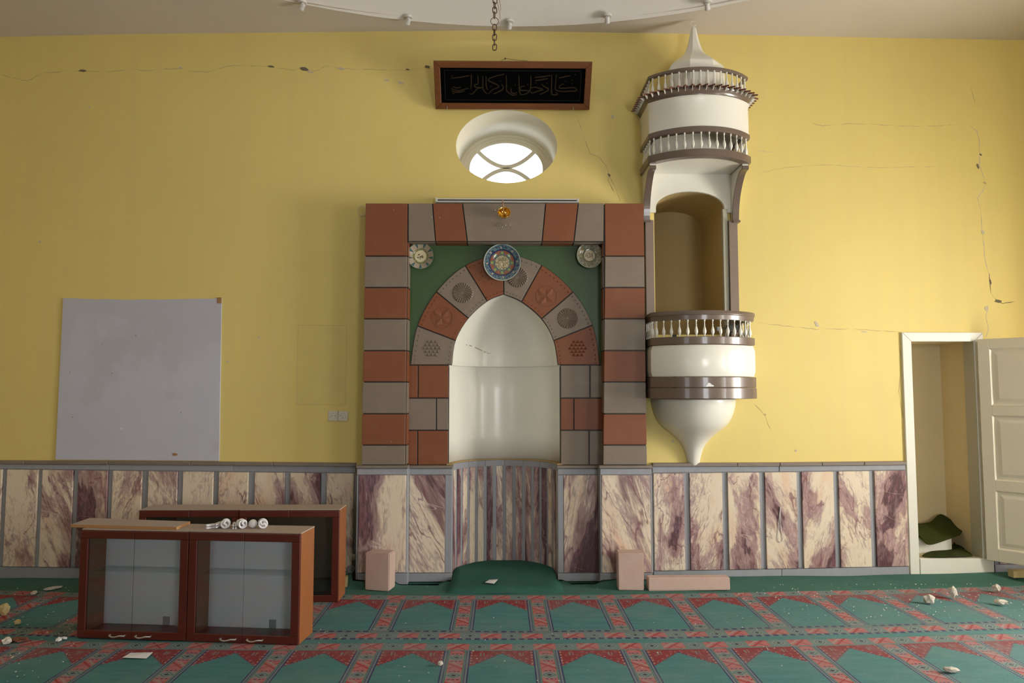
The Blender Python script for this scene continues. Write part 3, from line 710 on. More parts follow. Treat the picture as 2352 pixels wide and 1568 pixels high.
def ell(t, k=1.0): return (WC[0]+ga*k*math.cos(t), WC[1]+gb_*k*math.sin(t))
ta = math.atan2(0.64, 0.76)
def arcpts(sgn, t0, t1, n=12): return [(WC[0]+ga*0.76*(t0+(t1-t0)*k/n), WC[1]+sgn*(0.013+(gb_*0.64-0.013)*abs(t0+(t1-t0)*k/n)**1.9)) for k in range(n+1)]
panes = [[ell(ta+(PI-2*ta)*k/16) for k in range(17)]+arcpts(1, -1, 1)[1:-1],
         [ell(-ta-(PI-2*ta)*k/16) for k in range(17)]+arcpts(-1, -1, 1)[1:-1],
         [ell(-ta+2*ta*k/12) for k in range(13)]+arcpts(1, 1, 0)[1:]+arcpts(-1, 0, 1)[1:-1],
         [ell(PI-ta+2*ta*k/12) for k in range(13)]+arcpts(-1, -1, 0)[1:]+arcpts(1, 0, -1)[1:-1]]
for pl in panes: MB().slab(pl, YW+0.034, YW+0.038, 0).build('pane', M['pane'], wo)

# ---- closet door frame and open leaf
YF = D-0.022
dr = MB()
X0, X1, X2, X3 = 3.420, 3.500, 4.040, 4.120; Z0, Z1 = 1.962, 2.040
dr.slab([(X0, 0.0), (X1, 0.0), (X1, Z0), (X0, Z1)], YF, D+0.02, 0.004)
dr.slab([(X0, Z1), (X1, Z0), (X2, Z0), (X3, Z1)], YF, D+0.02, 0.004)
dr.slab([(X2, 0.142), (X3, 0.142), (X3, Z1), (X2, Z0)], YF, D+0.02, 0.004)
d1 = dr.build('door_1', M['white_wood'], origin=(3.77, D, 0)); struct(d1, 'white architrave of the wall closet')
MB().bbox(X1, 4.125, YF-0.006, D+0.02, 0.0, 0.142, 0.004).build('sill_board', M['white_wood'], d1)
MB().box(X2-0.006, X2+0.004, D-0.018, D+0.12, 0.143, Z0).build('jamb', M['grey_wood'], d1)
hinge = (4.052, YF-0.03, 0.0)
leaf = bpy.data.objects.new('door_leaf', None); col.objects.link(leaf); leaf.empty_display_size = .1
leaf.parent = d1; leaf.location = Vector(hinge)-wloc(d1); leaf.rotation_euler = (0, 0, math.radians(-49))
LW = 0.62; lz0, lz1 = 0.138, 1.978
ST = 0.085
def lbox(nm, x0, x1, z0, z1, y0=-0.018, y1=0.018, b=0.003, mat='door'):
    return MB().bbox(x0, x1, y0, y1, z0, z1, b).build(nm, M[mat], leaf, world=False)
lbox('stile', 0, ST, lz0, lz1); lbox('stile', LW-ST, LW, lz0, lz1)
rails = [(lz0, lz0+0.10), (0.715, 0.80), (1.335, 1.42), (lz1-0.085, lz1)]
for a, b in rails: lbox('rail', ST, LW-ST, a, b)
for (a, b) in [(rails[i][1], rails[i+1][0]) for i in range(3)]:
    pn = MB(); ax, bx = ST, LW-ST; i1, i2 = 0.022, 0.050
    for k, (ins, y) in enumerate([(0, -0.012), (i1, -0.004), (i1+.006, -0.004), (i2, -0.014)]): pass
    lv = [(0.0, -0.018), (0.012, -0.006), (0.030, -0.006), (0.056, -0.015)]
    vs = []; fs = []
    for ins, y in lv: vs += [(ax+ins, y, a+ins), (bx-ins, y, a+ins), (bx-ins, y, b-ins), (ax+ins, y, b-ins)]
    for k in range(3):
        for i in range(4): j = (i+1) % 4; fs.append((k*4+i, k*4+j, k*4+4+j, k*4+4+i))
    fs.append((12, 13, 14, 15))
    vs += [(ax, 0.010, a), (bx, 0.010, a), (bx, 0.010, b), (ax, 0.010, b)]; fs.append((19, 18, 17, 16))
    for i in range(4): j = (i+1) % 4; fs.append((i, 16+i, 16+j, j))
    pn.add(vs, fs).build('raised_panel', M['door'], leaf, world=False)
for z in (0.42, 1.05, 1.72): MB().lathe([(0.001, -0.035), (0.007, -0.035), (0.007, 0.035), (0.001, 0.035)], 0.0, -0.004, z, 10).build('hinge', M['door'], leaf, world=False)

# ================================================================== CARPETS
def sheet(name, x0, x1, y0, y1, zf, mat, nx, ny, th=0.012, parent=None, **k):
    vs = []; fs = []
    for j in range(ny+1):
        for i in range(nx+1):
            x = x0+(x1-x0)*i/nx; y = y0+(y1-y0)*j/ny; vs.append((x, y, zf(x, y)))
    W_ = nx+1
    for j in range(ny):
        for i in range(nx): a = j*W_+i; fs.append((a, a+1, a+W_+1, a+W_))
    n0 = len(vs)
    rim = [i for i in range(W_)]+[j*W_+nx for j in range(1, ny+1)]+[ny*W_+i for i in range(nx-1, -1, -1)]+[j*W_ for j in range(ny-1, 0, -1)]
    for i in rim: v = vs[i]; vs.append((v[0], v[1], v[2]-th))
    for k_ in range(len(rim)): a, b = rim[k_], rim[(k_+1) % len(rim)]; fs.append((a, n0+k_, n0+(k_+1) % len(rim), b))
    return MB().add(vs, fs, True).build(name, mat, parent, origin=((x0+x1)/2, (y0+y1)/2, -0.012) if parent is None else None, **k)
ROWT, ROWP = 5.553, 1.0375
wob = lambda x, y: -0.001+0.0025*math.sin(x*1.9+y*0.7)+0.0015*math.sin(x*5.3-y*3.1)
labs = ['patterned prayer carpet strip nearest the marble wall, rear cabinets standing on it',
        'patterned prayer carpet strip in the foreground, cut off by the bottom of the picture',
        'patterned prayer carpet strip in front of the camera, below the picture', 'patterned prayer carpet strip under the camera', 'patterned prayer carpet strip behind the camera']
for k in range(5):
    ya = ROWT-ROWP*(k+1)+0.002; yb = ROWT-ROWP*k
    def zf(x, y): return wob(x, y)
    vs = []
    o = sheet('prayer_carpet', XL+.02, XR-.02, ya, yb, zf, M['carpet'], 60, 4)
    # the strips bow very slightly towards the wall at their ends
    me = o.data
    for v in me.vertices: v.co.y += 0.0125*(v.co.x+o.location.x)**2
    tag(o, labs[k], 'carpet', 'rows of prayer carpet')
def zg(x, y):
    t = max(0, (y-5.82)/0.24); up = 0.006*t+(0.020*t*max(0, x-2.9)) if x > 1.3 else (0.012*t)
    bump = 0.010*math.exp(-((y-5.84)/0.05)**2)*(0.6+0.4*math.sin(x*2.3))
    dark = 0.045*max(0, min(1, (y-5.72)/0.1)) if (-1.25 < x < -0.84 or 0.80 < x < 1.22) else 0
    return 0.001+bump*0.5+up+dark*0.9*(0.8+0.2*math.sin(x*14))+0.002*math.sin(x*7+y*11)
gr = sheet('wall_carpet_strip', XL+.02, XR-.02, ROWT+0.002, 6.055, zg, M['strip_green'], 170, 12)
for v in gr.data.vertices:
    x = v.co.x+gr.location.x; y = v.co.y+gr.location.y
    f = (6.055-y)/(6.055-ROWT); v.co.y += 0.0125*x*x*max(0, f)
    y = v.co.y+gr.location.y
    if -1.19 < x < -0.44 or 0.5 < x < 1.25: v.co.y = min(y, 5.828)-gr.location.y
    elif -0.44 <= x <= 0.5: v.co.y = min(y, 5.93)-gr.location.y
tag(gr, 'plain dark green carpet strip rumpled along the foot of the marble wall', 'carpet')

# ================================================================== MIHRAB (prayer niche)
mih = thing('prayer_niche', 'arched prayer niche framed in terracotta and taupe painted blocks with marble base', 'niche', (0.026, D, 0))
YO, YI = 5.86, 6.0          # outer border face, inner face
def P2(x, y, Y): return at(x, y, Y)
def block(pts, Y, kind, depth=0.02, nm='stone_block'):
    g = 1.35
    q = [P2(x, y, Y) for x, y in pts]
    return MB().slab(q, Y, Y+depth, 0.0025).build(nm, M[kind], mih)
lx = lambda y: interp(y, [(467, 840), (1067, 830)]); lr = lambda y: interp(y, [(467, 937), (1067, 931)])
rl = lambda y: interp(y, [(467, 1388), (555, 1389), (1067, 1384.5)]); rr_ = lambda y: interp(y, [(467, 1478), (1067, 1486)])
J = [467, 588, 660, 732, 805, 877, 950, 1022, 1068]
g = 1.3
for i in range(8):
    a, b = J[i]+(g if i else 0), J[i+1]-g; k = 'orange' if i % 2 == 0 else 'taupe'
    block([(lx(a), a), (lr(a)-g, a), (lr(b)-g, b), (lx(b), b)], YO, k)
    block([(rl(a)+g, a), (rr_(a), a), (rr_(b), b), (rl(b)+g, b)], YO, k)
tops = [(937, 937), (993, 1000), (1062, 1073), (1253, 1245), (1328, 1318), (1388, 1387)]
for i in range(5):
    (a, c_), (b, d_) = tops[i], tops[i+1]
    block([(a+g, 467), (b-g, 467), (d_-g, 553.5), (c_+g, 553.5)], YO, 'taupe' if i % 2 == 0 else 'orange')
    # underside of the lintel blocks, seen from below
    za = at(1160, 555, YO)[1]
    xa_, xb_ = at(c_+g, 555, YO)[0], at(d_-g, 555, YO)[0]
    MB().box(xa_, xb_, YO+0.024, YI+0.008, za-0.006, za+0.01).build('lintel_soffit', M['taupe' if i % 2 == 0 else 'orange'], mih)
# black joint bed behind the outer blocks, solid to the wall
zt = at(1160, 467, YO)[1]; zb = at(1160, 1068, YO)[1]; zs = at(1160, 555, YO)[1]
XA, XB = at(lx(700), 700, YO)[0], at(lr(700), 700, YO)[0]; XC, XD = at(rl(700), 700, YO)[0], at(rr_(700), 700, YO)[0]
for bx_ in ((XA+.004, XB-.002, YO+0.012, D-0.002, zb, zt-.003), (XC+.002, XD-.004, YO+0.012, D-0.002, zb, zt-.003), (XB-.002, XC+.002, YO+0.012, YI+0.03, zs, zt-.003)): MB().box(*bx_).build('joint_bed', M['joint'], mih)
# inner sides of the border (taupe/terracotta reveals)
for side, X in ((1, XB), (-1, XC)):
    for i in range(8):
        a, b = max(J[i], 556)+(g if i else 0), J[i+1]-g
        z1_, z0_ = at(1160, a, YO)[1], at(1160, b, YO)[1]
        MB().box(X-0.006, X+0.006, YO+0.022, YI+0.008, z0_, z1_).build('border_reveal', M['orange' if i % 2 == 0 else 'taupe'], mih)
# legs below the arch
def rc(x0_, x1_, y0_, y1_, kind): block([(x0_+g, y0_+g), (x1_-g, y0_+g), (x1_-g, y1_-g), (x0_+g, y1_-g)], YI, kind)
for r in [(937, 960, 838, 914, 'orange'), (960, 1031, 838, 914, 'orange'), (937, 1002, 914, 988, 'taupe'), (1002, 1030.5, 914, 988, 'taupe'), (936, 959, 988, 1068, 'orange'), (959, 1030, 988, 1068, 'orange'),
          (1287, 1355, 838, 914, 'taupe'), (1355, 1386, 838, 914, 'taupe'), (1287, 1318, 914, 988, 'orange'), (1318, 1386, 914, 988, 'orange'), (1287, 1353, 988, 1068, 'taupe'), (1353, 1386, 988, 1068, 'taupe')]: rc(*r)
zl = at(1160, 838, YI)[1]; zb2 = at(1160, 1068, YI)[1]
lx0, lx1 = at(935, 950, YI)[0], at(1031, 950, YI)[0]; rx0, rx1 = at(1286.5, 950, YI)[0], at(1388, 950, YI)[0]
for a_, b_ in ((lx0, lx1-.002), (rx0+.002, rx1)): MB().box(a_, b_, YI+0.012, D+0.03, zb2, zl).build('joint_bed', M['joint'], mih)
# arch curves (left foot -> apex -> right foot)
IN = [(1038, 838), (1046.5, 782), (1076, 731), (1119, 692), (1157, 676)], [(1157, 676), (1197.5, 693), (1243.5, 732), (1271, 782), (1281, 838)]
EX = [(942, 838), (958, 748), (1001.6, 669.6), (1068, 609), (1156, 577)], [(1156, 577), (1244.5, 608), (1317, 669.6), (1362, 746), (1379, 838)]
def curve(c): return [P2(x, y, YI) for x, y in catmull(c, 8)]
IC = [curve(IN[0]), curve(IN[1])]; EC = [curve(EX[0]), curve(EX[1])]
cols = ['taupe', 'orange', 'taupe', 'orange', 'taupe', 'orange', 'taupe', 'orange']
def shrink(poly, d):
    a = sum(p[0]*q[1]-q[0]*p[1] for p, q in zip(poly, poly[1:]+poly[:1]))
    if a < 0: poly = poly[::-1]
    out = []; n = len(poly)
    for i in range(n):
        p0, p, p1 = Vector(poly[i-1]), Vector(poly[i]), Vector(poly[(i+1) % n]); d0 = (p-p0).normalized(); d1_ = (p1-p).normalized()
        n0 = Vector((-d0.y, d0.x)); n1 = Vector((-d1_.y, d1_.x)); m_ = (n0+n1); m_.normalize(); out.append(tuple(p+m_*(d/max(.4, m_.dot(n0)))))
    return out
ros = [(992.5, 800, 'diamond'), (1016, 729, 'cross'), (1063, 672.5, 'sun'), (1122, 632, 'dots'), (1189, 637, 'sun'), (1255, 680, 'cross'), (1303.7, 731, 'sun'), (1327, 800, 'diamond')]
arch_stones = []
for side in (0, 1):
    for i in range(4):
        inn = IC[side][i*8:(i+1)*8+1]; ex = EC[side][i*8:(i+1)*8+1]
        poly = inn+ex[::-1]; kk = side*4+i
        st = MB().slab(shrink(poly, 0.0045), YI, YI+0.02, 0.0025).build('arch_stone', M[cols[kk]], mih); arch_stones.append(st)
        m = MB().slab(poly, YI+0.012, D-0.003, 0)
        m.build('joint_bed', M['joint'], mih)
        # carved rosette, a disc of raised and sunk facets
        px, py, ty = ros[kk]; cx, cz = P2(px, py, YI); rr0 = 24*YI/1650; m = MB()
        mt = 'carve_t' if cols[kk] == 'taupe' else 'carve_o'
        if ty == 'sun':
            nn = 24
            for q in range(nn):
                a0, a1 = 2*PI*q/nn, 2*PI*(q+1)/nn; am = (a0+a1)/2
                c0 = (cx+0.006*math.cos(am), YI-0.001, cz+0.006*math.sin(am)); e0 = (cx+rr0*math.cos(a0), YI-0.0005, cz+rr0*math.sin(a0)); e1 = (cx+rr0*math.cos(a1), YI-0.0005, cz+rr0*math.sin(a1))
                mid = (cx+rr0*0.86*math.cos(am), YI-0.012, cz+rr0*0.86*math.sin(am)); out_ = (cx+rr0*math.cos(am), YI-0.0005, cz+rr0*math.sin(am))
                m.add([c0, e0, mid, e1, out_], [(0, 1, 2), (0, 2, 3), (1, 4, 2), (2, 4, 3)])
        elif ty == 'diamond':
            s_ = rr0/2.7
            for u in range(-7, 8):
                for w in range(-7, 8):
                    for half in (0, 1):
                        bx = cx+(u+0.5*(w % 2))*s_; bz = cz+(w)*s_*0.86
                        if math.hypot(bx-cx, bz-cz) > rr0*0.93 or half: continue
                        k2 = s_*0.52
                        m.add([(bx-k2, YI-.0005, bz-k2*.5), (bx+k2, YI-.0005, bz-k2*.5), (bx, YI-.0005, bz+k2*.9), (bx, YI-.012, bz)], [(0, 1, 3), (1, 2, 3), (2, 0, 3)])
        elif ty == 'cross':
            for q in range(4):
                a = PI/4+q*PI/2+0.12
                for da in (-0.33, 0.33):
                    t_ = a+da*1.0
                    m.add([(cx+0.004*math.cos(a), YI-.006, cz+0.004*math.sin(a)), (cx+rr0*.98*math.cos(a), YI-.006, cz+rr0*.98*math.sin(a)), (cx+rr0*.62*math.cos(t_+da), YI-.0004, cz+rr0*.62*math.sin(t_+da))], [(0, 1, 2)])
            m.tube([(cx+rr0*math.cos(t_), YI-.001, cz+rr0*math.sin(t_)) for t_ in [2*PI*q/28 for q in range(28)]], 0.0022, 5, True)
        else:
            for q in range(14):
                a = 2.4*q; r_ = rr0*math.sqrt((q+.5)/14); m.sphere((cx+r_*math.cos(a), YI, cz+r_*math.sin(a)), 0.006, 6, 4)
        ro_ = m.build('rosette', M[mt], st, smooth=False)
        if ty != 'sun': ro_['kind'] = 'stuff'
        # little drilled studs along the two curved edges
        m = MB()
        for cv, off, cnt in ((ex, 0.035, 8), (inn, -0.028, 6)):
            for q in range(cnt):
                t_ = (q+0.7)/(cnt+0.4)*(len(cv)-1); a = int(t_); f_ = t_-a; b = min(len(cv)-1, a+1)
                X_ = cv[a][0]+(cv[b][0]-cv[a][0])*f_; Z_ = cv[a][1]+(cv[b][1]-cv[a][1])*f_
                o2 = (inn if off > 0 else ex)[a]; d_ = Vector((o2[0]-X_, o2[1]-Z_)).normalized()*abs(off)
                X_ += d_.x; Z_ += d_.y; k2 = 0.0085 if off > 0 else 0.0065
                m.add([(X_-k2, YI-.0003, Z_), (X_, YI-.0003, Z_-k2), (X_+k2, YI-.0003, Z_), (X_, YI-.0003, Z_+k2), (X_, YI-.007, Z_)], [(0, 1, 4), (1, 2, 4), (2, 3, 4), (3, 0, 4)])
        m.build('edge_studs', M[mt], st, smooth=False)['kind'] = 'stuff'
# green spandrel panels
gt = zs+0.02
gl = [(XB, zl), EC[0][0]]+EC[0][1:]+[(EC[0][-1][0], gt), (XB, gt)]
gr_ = [(XC, zl)]+EC[1][::-1]+[(EC[1][0][0], gt), (XC, gt)]
for poly in (gl, gr_): MB().slab(poly, YI+0.010, YI+0.05, 0).build('green_panel', M['green'], mih)

# plaster niche: lower half cylinder, lip, pointed vault
NX = (at(1030, 838, YI)[0]+at(1288, 838, YI)[0])/2; NA = (at(1288, 838, YI)[0]-at(1030, 838, YI)[0])/2
ND = 0.45; z_led = at(1160, 1066, YI)[1]
zc0 = z_led; zc1 = zl-0.004
n = 40
def halfring(a, dpt, z, cx=NX, y0=YI+0.014): return [(cx+a*math.cos(PI*i/n), y0+dpt*math.sin(PI*i/n), z) for i in range(n+1)]
rings = [halfring(NA, ND, z) for z in (zc0, zc0+.2, zc0+.4, zc0+.6, zc1-0.012)]+[halfring(NA-.006, ND-.006, zc1)]
# vault: half-width at each height from the intrados
lhs = [p for p in IC[0]]; 
for k in range(0, len(IC[0])):
    l = IC[0][k]; r = IC[1][len(IC[1])-1-k]; z = (l[1]+r[1])/2; hw = max(0.0005, (r[0]-l[0])/2); cx = (l[0]+r[0])/2
    rings.append(halfring(hw, (ND-0.02)*min(1, (hw/(IC[1][-1][0]-IC[0][0][0])*2)**0.85), z, cx))
vs = [p for r in rings for p in r]; fs = []
for k in range(len(rings)-1):
    for i in range(n): a = k*(n+1)+i; fs.append((a, a+1, a+n+2, a+n+1))
ln = MB().add(vs, fs, True).build('plaster_vault', M['niche'], mih, fix=False)
sol = ln.modifiers.new('thickness', 'SOLIDIFY'); sol.thickness = 0.012; sol.offset = 1
bm = bmesh.new(); bm.from_mesh(ln.data); bmesh.ops.recalc_face_normals(bm, faces=bm.faces); bm.to_mesh(ln.data); bm.free()
# ochre line and ledge of the marble lining
def arcstrip(name, mat, r0, dp0, r1, dp1, z0_, z1_, a0, a1, seg=4, par=mih, cy=YI-0.01):
    v = []; f = []
    for i in range(seg+1):
        a = a0+(a1-a0)*i/seg; c_, s_ = math.cos(a), math.sin(a)
        v += [(NX+r0*c_, cy+dp0*s_, z0_), (NX+r1*c_, cy+dp1*s_, z0_), (NX+r1*c_, cy+dp1*s_, z1_), (NX+r0*c_, cy+dp0*s_, z1_)]
    for i in range(seg):
        for k in range(4): j = (k+1) % 4; f.append((i*4+k, i*4+j, i*4+4+j, i*4+4+k))
    f += [(3, 2, 1, 0), tuple(seg*4+k for k in range(4))]
    return MB().add(v, f).build(name, M[mat], par)
RM = NA-0.028; DM = ND-0.005
arcstrip('niche_ledge', 'gilt', RM-.008, DM-.008, NA+.01, ND+.02, z_led-0.004, z_led+0.006, 0.0, PI, 32)
zr1 = z_led-0.006; zr0 = zr1-0.052
for k in range(8): arcstrip('niche_rail_stone', 'grey', RM-.004, DM-.004, RM+.02, DM+.02, zr0+.001, zr1, PI*k/8+.003, PI*(k+1)/8-.003, 3)
NS = 16; ang = PI/NS
for k in range(NS):
    c_ = (k+0.5)*ang
    arcstrip('niche_marble_strip', 'marble_dark', RM-.002, DM-.002, RM+.02, DM+.02, -0.01, zr0, c_-ang*0.315, c_+ang*0.315, 2)
    if k: arcstrip('niche_grey_strip', 'grey', RM+.003, DM+.003, RM+.02, DM+.02, -0.01, zr0, k*ang-ang*0.18, k*ang+ang*0.18, 1)
# marble base in front: outer and inner fields, left and right
YDO, YDI = 5.845, 5.975
def quad(nm, kind, x0_, x1_, y0_, y1_, Y, dep=0.03, b=0.003, zlow=None):
    p = [at(x0_, y0_, Y), at(x1_, y0_, Y)]
    Xa = (p[0][0]); Xb = p[1][0]; z1_ = p[0][1]; z0_ = zlow if zlow is not None else at(x0_, y1_, Y)[1]
    return MB().slab([(Xa, z0_), (Xb, z0_), (Xb, z1_), (Xa, z1_)], Y, Y+dep, b).build(nm, M[kind], mih)
for (xs, Y, panels, strips) in [((819.5, 936.5), YDO, [(824, 933)], [(819.5, 824), (933, 936.5)]), ((937.5, 1039), YDI, [(941, 1022)], [(1022.5, 1038.5)]),
                       ((1280.5, 1376), YDI, [(1294.5, 1373)], [(1281, 1294)]), ((1378, 1497), YDO, [(1381.5, 1493)], [(1378, 1381.5), (1493, 1497)])]:
    a, b = xs
    Xa, Xb = at(a, 1090, Y)[0], at(b, 1090, Y)[0]; ztop = at(a, 1076, Y)[1]
    MB().box(Xa+.001, Xb-.001, Y+0.016, min(D-0.002, Y+0.24), -0.01, ztop).build('base_core', M['grey'], mih)
    quad('ledge_stone', 'ledge', a-1.5, b+1.5, 1069, 1075.5, Y-0.014, 0.07, 0.003)
    quad('rail_stone', 'grey', a+.5, b-.5, 1076, 1090, Y+.002, 0.02)
    for (p0, p1) in panels: quad('marble_panel', 'marble_bold', p0, p1, 1091, 1315, Y-0.002)
    for (p0, p1) in strips: quad('grey_strip', 'grey', p0, p1, 1091, 1315, Y+.002, 0.02)
    quad('base_stone', 'grey', a+.5, b-.5, 1316.5, 1335, Y+.001, 0.02, 0.003, -0.01)
# niche floor slab of stone under the mat and raised green mat
def matz(x, y):
    t = (y-5.60)/0.8; edge = min(1, max(0, (y-5.59)/0.05)); sx_ = min(1, max(0, (0.455-abs(x-0.026))/0.05))
    return 0.004+0.034*edge*sx_+0.022*max(0, min(1, (y-5.85)/0.25))*sx_+0.003*math.sin(x*9+y*7)
vs = []; fs = []; ny, nx = 22, 24
for j in range(ny+1):
    y = 5.590+(6.40-5.590)*j/ny
    if y < 5.96: hw = 0.455-0.010*(y < 5.62)
    else: hw = min(0.425, (RM-.012)*math.sqrt(max(0.0, 1-((y-(YI-.01))/(DM-.012))**2))) if y < YI-.01+DM-.012 else 0.05
    if y < 5.96 and y > 5.88: hw = 0.42
    for i in range(nx+1):
        x = NX+hw*(2*i/nx-1); vs.append((x, y, matz(x if hw > .3 else NX, y)))
for j in range(ny):
    for i in range(nx): a = j*(nx+1)+i; fs.append((a, a+1, a+nx+2, a+nx+1))
n0 = len(vs); rim = list(range(nx+1))+[j*(nx+1)+nx for j in range(1, ny+1)]+[ny*(nx+1)+i for i in range(nx-1, -1, -1)]+[j*(nx+1) for j in range(ny-1, 0, -1)]
for i in rim: vs.append((vs[i][0], vs[i][1], 0.001))
for k in range(len(rim)): a, b = k, (k+1) % len(rim); fs.append((rim[a], n0+a, n0+b, rim[b]))
nm_ = MB().add(vs, fs, True).build('niche_mat', M['mat_green']); tag(nm_, 'dark green carpet mat laid into the floor of the prayer niche', 'mat')

# ================================================================== PULPIT on the wall
pul = thing('wall_pulpit', 'tall cream and brown wall pulpit with balustraded balconies, spire and bowl below', 'pulpit', (1.62, D, 1.0))
PC, PW, PYc, PR = 1.62, 0.415, 6.108, 0.548
def plan(o, n=22, straight=5, yw=D-0.002):
    hw = PW+o; Rr = PR+o; yc = PYc-math.sqrt(Rr*Rr-hw*hw); pts = []
    for k in range(straight): pts.append((PC-hw, yw+(yc-yw)*k/straight))
    a0 = math.asin(hw/Rr)
    for k in range(n+1): a = -a0+2*a0*k/n; pts.append((PC+Rr*math.sin(a), PYc-Rr*math.cos(a)))
    for k in range(1, straight+1): pts.append((PC+hw, yc+(yw-yc)*k/straight))
    return pts
def ring(name, mat, prof):
    """prof: list of (outward offset, z) for a closed section"""
    sec = []
    pl = [plan(o) for o, z in prof]
    for i in range(len(pl[0])): sec.append([(pl[k][i][0], pl[k][i][1], prof[k][1]) for k in range(len(prof))])
    o = MB().sweep(sec, True).build(name, M[mat], pul); return o
zt_ = lambda y: at(1603, y, 5.56)[1]
def band(name, mat, o_in, o_out, z0_, z1_, bev=0.004):
    return ring(name, mat, [(o_in, z0_), (o_out-bev, z0_), (o_out, z0_+bev), (o_out, z1_-bev), (o_out-bev, z1_), (o_in, z1_)])
# lower balcony
band('balcony_floor_band', 'brown', -0.06, 0.012, zt_(916), zt_(890)-.001)
band('balcony_floor_band', 'brown', -0.06, 0.010, zt_(890)+.001, zt_(865))
ring('balcony_drum', 'cream', [(-0.05, zt_(864)), (-0.006, zt_(864)), (0.006, zt_(852)), (0.006, zt_(804)), (-0.008, zt_(791)), (-0.05, zt_(791))])
band('balcony_curb', 'brown', -0.05, 0.006, zt_(790), zt_(772))
zr_ = zt_(733)
ring('handrail', 'brown', [(-0.05, zr_), (0.0, zr_), (0.004, zr_+.035), (0.010, zr_+.04), (0.010, zt_(715)), (0.002, zt_(712)), (-0.05, zt_(712))])
pf = plan(-0.02); MB().add([(x, y, z) for z in (zt_(905), zt_(895)) for x, y in pf], [tuple(range(len(pf))), tuple(reversed(range(len(pf), 2*len(pf))))]+[(i, (i+1) % len(pf), len(pf)+(i+1) % len(pf), len(pf)+i) for i in range(len(pf))]).build('balcony_floor', M['brown'], pul)
# plaster bowl and its drop
bp = [(0.348, 1.474), (0.349, 1.455), (0.336, 1.38), (0.310, 1.31), (0.270, 1.252), (0.215, 1.205), (0.165, 1.165), (0.115, 1.110), (0.085, 1.06), (0.068, 1.01), (0.057, 0.965), (0.050, 0.935), (0.040, 0.915), (0.012, 0.905), (0.001, 0.905)]
bp = catmull(bp, 3)
MB().lathe(bp, 1.618, D-0.001, 0, 40, PI, 2*PI, sx=1, sy=1.15).build('bowl', M['cream'], pul, smooth=True)
# upper tower
band('lower_ring_beam', 'brown', -0.06, 0.008, zt_(358), zt_(341))
band('middle_ring_beam', 'brown', -0.05, 0.004, zt_(301), zt_(289))
ring('tower_drum', 'cream', [(-0.05, zt_(288)), (-0.004, zt_(288)), (-0.004, zt_(226)), (0.004, zt_(222)), (0.004, zt_(217)), (-0.05, zt_(217))])
z1_, z2_ = zt_(216), 3.947
ring('cornice', 'brown', [(-0.05, z1_), (0.0, z1_), (0.003, z1_+.010), (0.012, z1_+.022), (0.028, z2_-.010), (0.034, z2_), (-0.05, z2_)])
band('upper_handrail', 'brown', -0.035, 0.0, zt_(159), zt_(152))
band('upper_curb', 'cream', -0.04, 0.012, z2_+.001, z2_+.012, .002)
# soffit of the tower (cream) and ceiling of drum
for nm2, mt2, zz in (('tower_soffit', 'cream', zt_(356)), ('tower_roof', 'cream', z2_-.006)):
    MB().add([(x, y, z) for z in (zz, zz+.012) for x, y in pf], [tuple(range(len(pf))), tuple(reversed(range(len(pf), 2*len(pf))))]+[(i, (i+1) % len(pf), len(pf)+(i+1) % len(pf), len(pf)+i) for i in range(len(pf))]).build(nm2, M[mt2], pul)
# saw-tooth eave
def along(o, n_arc, n_side):
    """points and outward directions along the plan"""
    hw = PW+o; Rr = PR+o; yc = PYc-math.sqrt(Rr*Rr-hw*hw); out = []
    for k in range(n_side): y = D-0.03+(yc-D+0.03)*(k+.5)/n_side; out.append((PC-hw, y, PI))
    a0 = math.asin(hw/Rr)
    for k in range(n_arc): a = -a0+2*a0*(k+0.5)/n_arc; out.append((PC+Rr*math.sin(a), PYc-Rr*math.cos(a), a-PI/2))
    for k in range(n_side): y = yc+(D-0.03-yc)*(k+.5)/n_side; out.append((PC+hw, y, 0))
    return out
tooth = MB().add([(-.02, -0.025, 0.000), (-.02, 0.025, 0.000), (0.055, 0.0, -0.014), (-.02, -0.025, 0.011), (-.02, 0.025, 0.011), (0.058, 0.0, -0.003)], [(0, 2, 1), (3, 4, 5), (0, 1, 4, 3), (1, 2, 5, 4), (2, 0, 3, 5)])
tb = MB().add([(-.015, -0.002, 0.001), (-.015, 0.002, 0.001), (0.036, -0.0015, -0.010), (0.036, 0.0015, -0.010), (0.006, -0.002, -0.036), (0.006, .002, -0.036)], [(0, 1, 3, 2), (0, 2, 4), (1, 5, 3), (2, 3, 5, 4), (0, 4, 5, 1)])
first = None
for (x, y, a) in along(0.030, 19, 7):
    if first is None:
        first = tooth.build('eave_tooth', M['rust'], pul, origin=(0, 0, 0)); fb = tb.build('tooth_bracket', M['cream'], first, origin=(0, 0, 0), world=False); e = first; f2 = fb
    else:
        e = first.copy(); col.objects.link(e); f2 = fb.copy(); col.objects.link(f2); f2.parent = e
    e.location = Vector((x, y, z2_+0.010))-wloc(pul); e.rotation_euler = (0, 0, a); f2.location = (0, 0, 0)
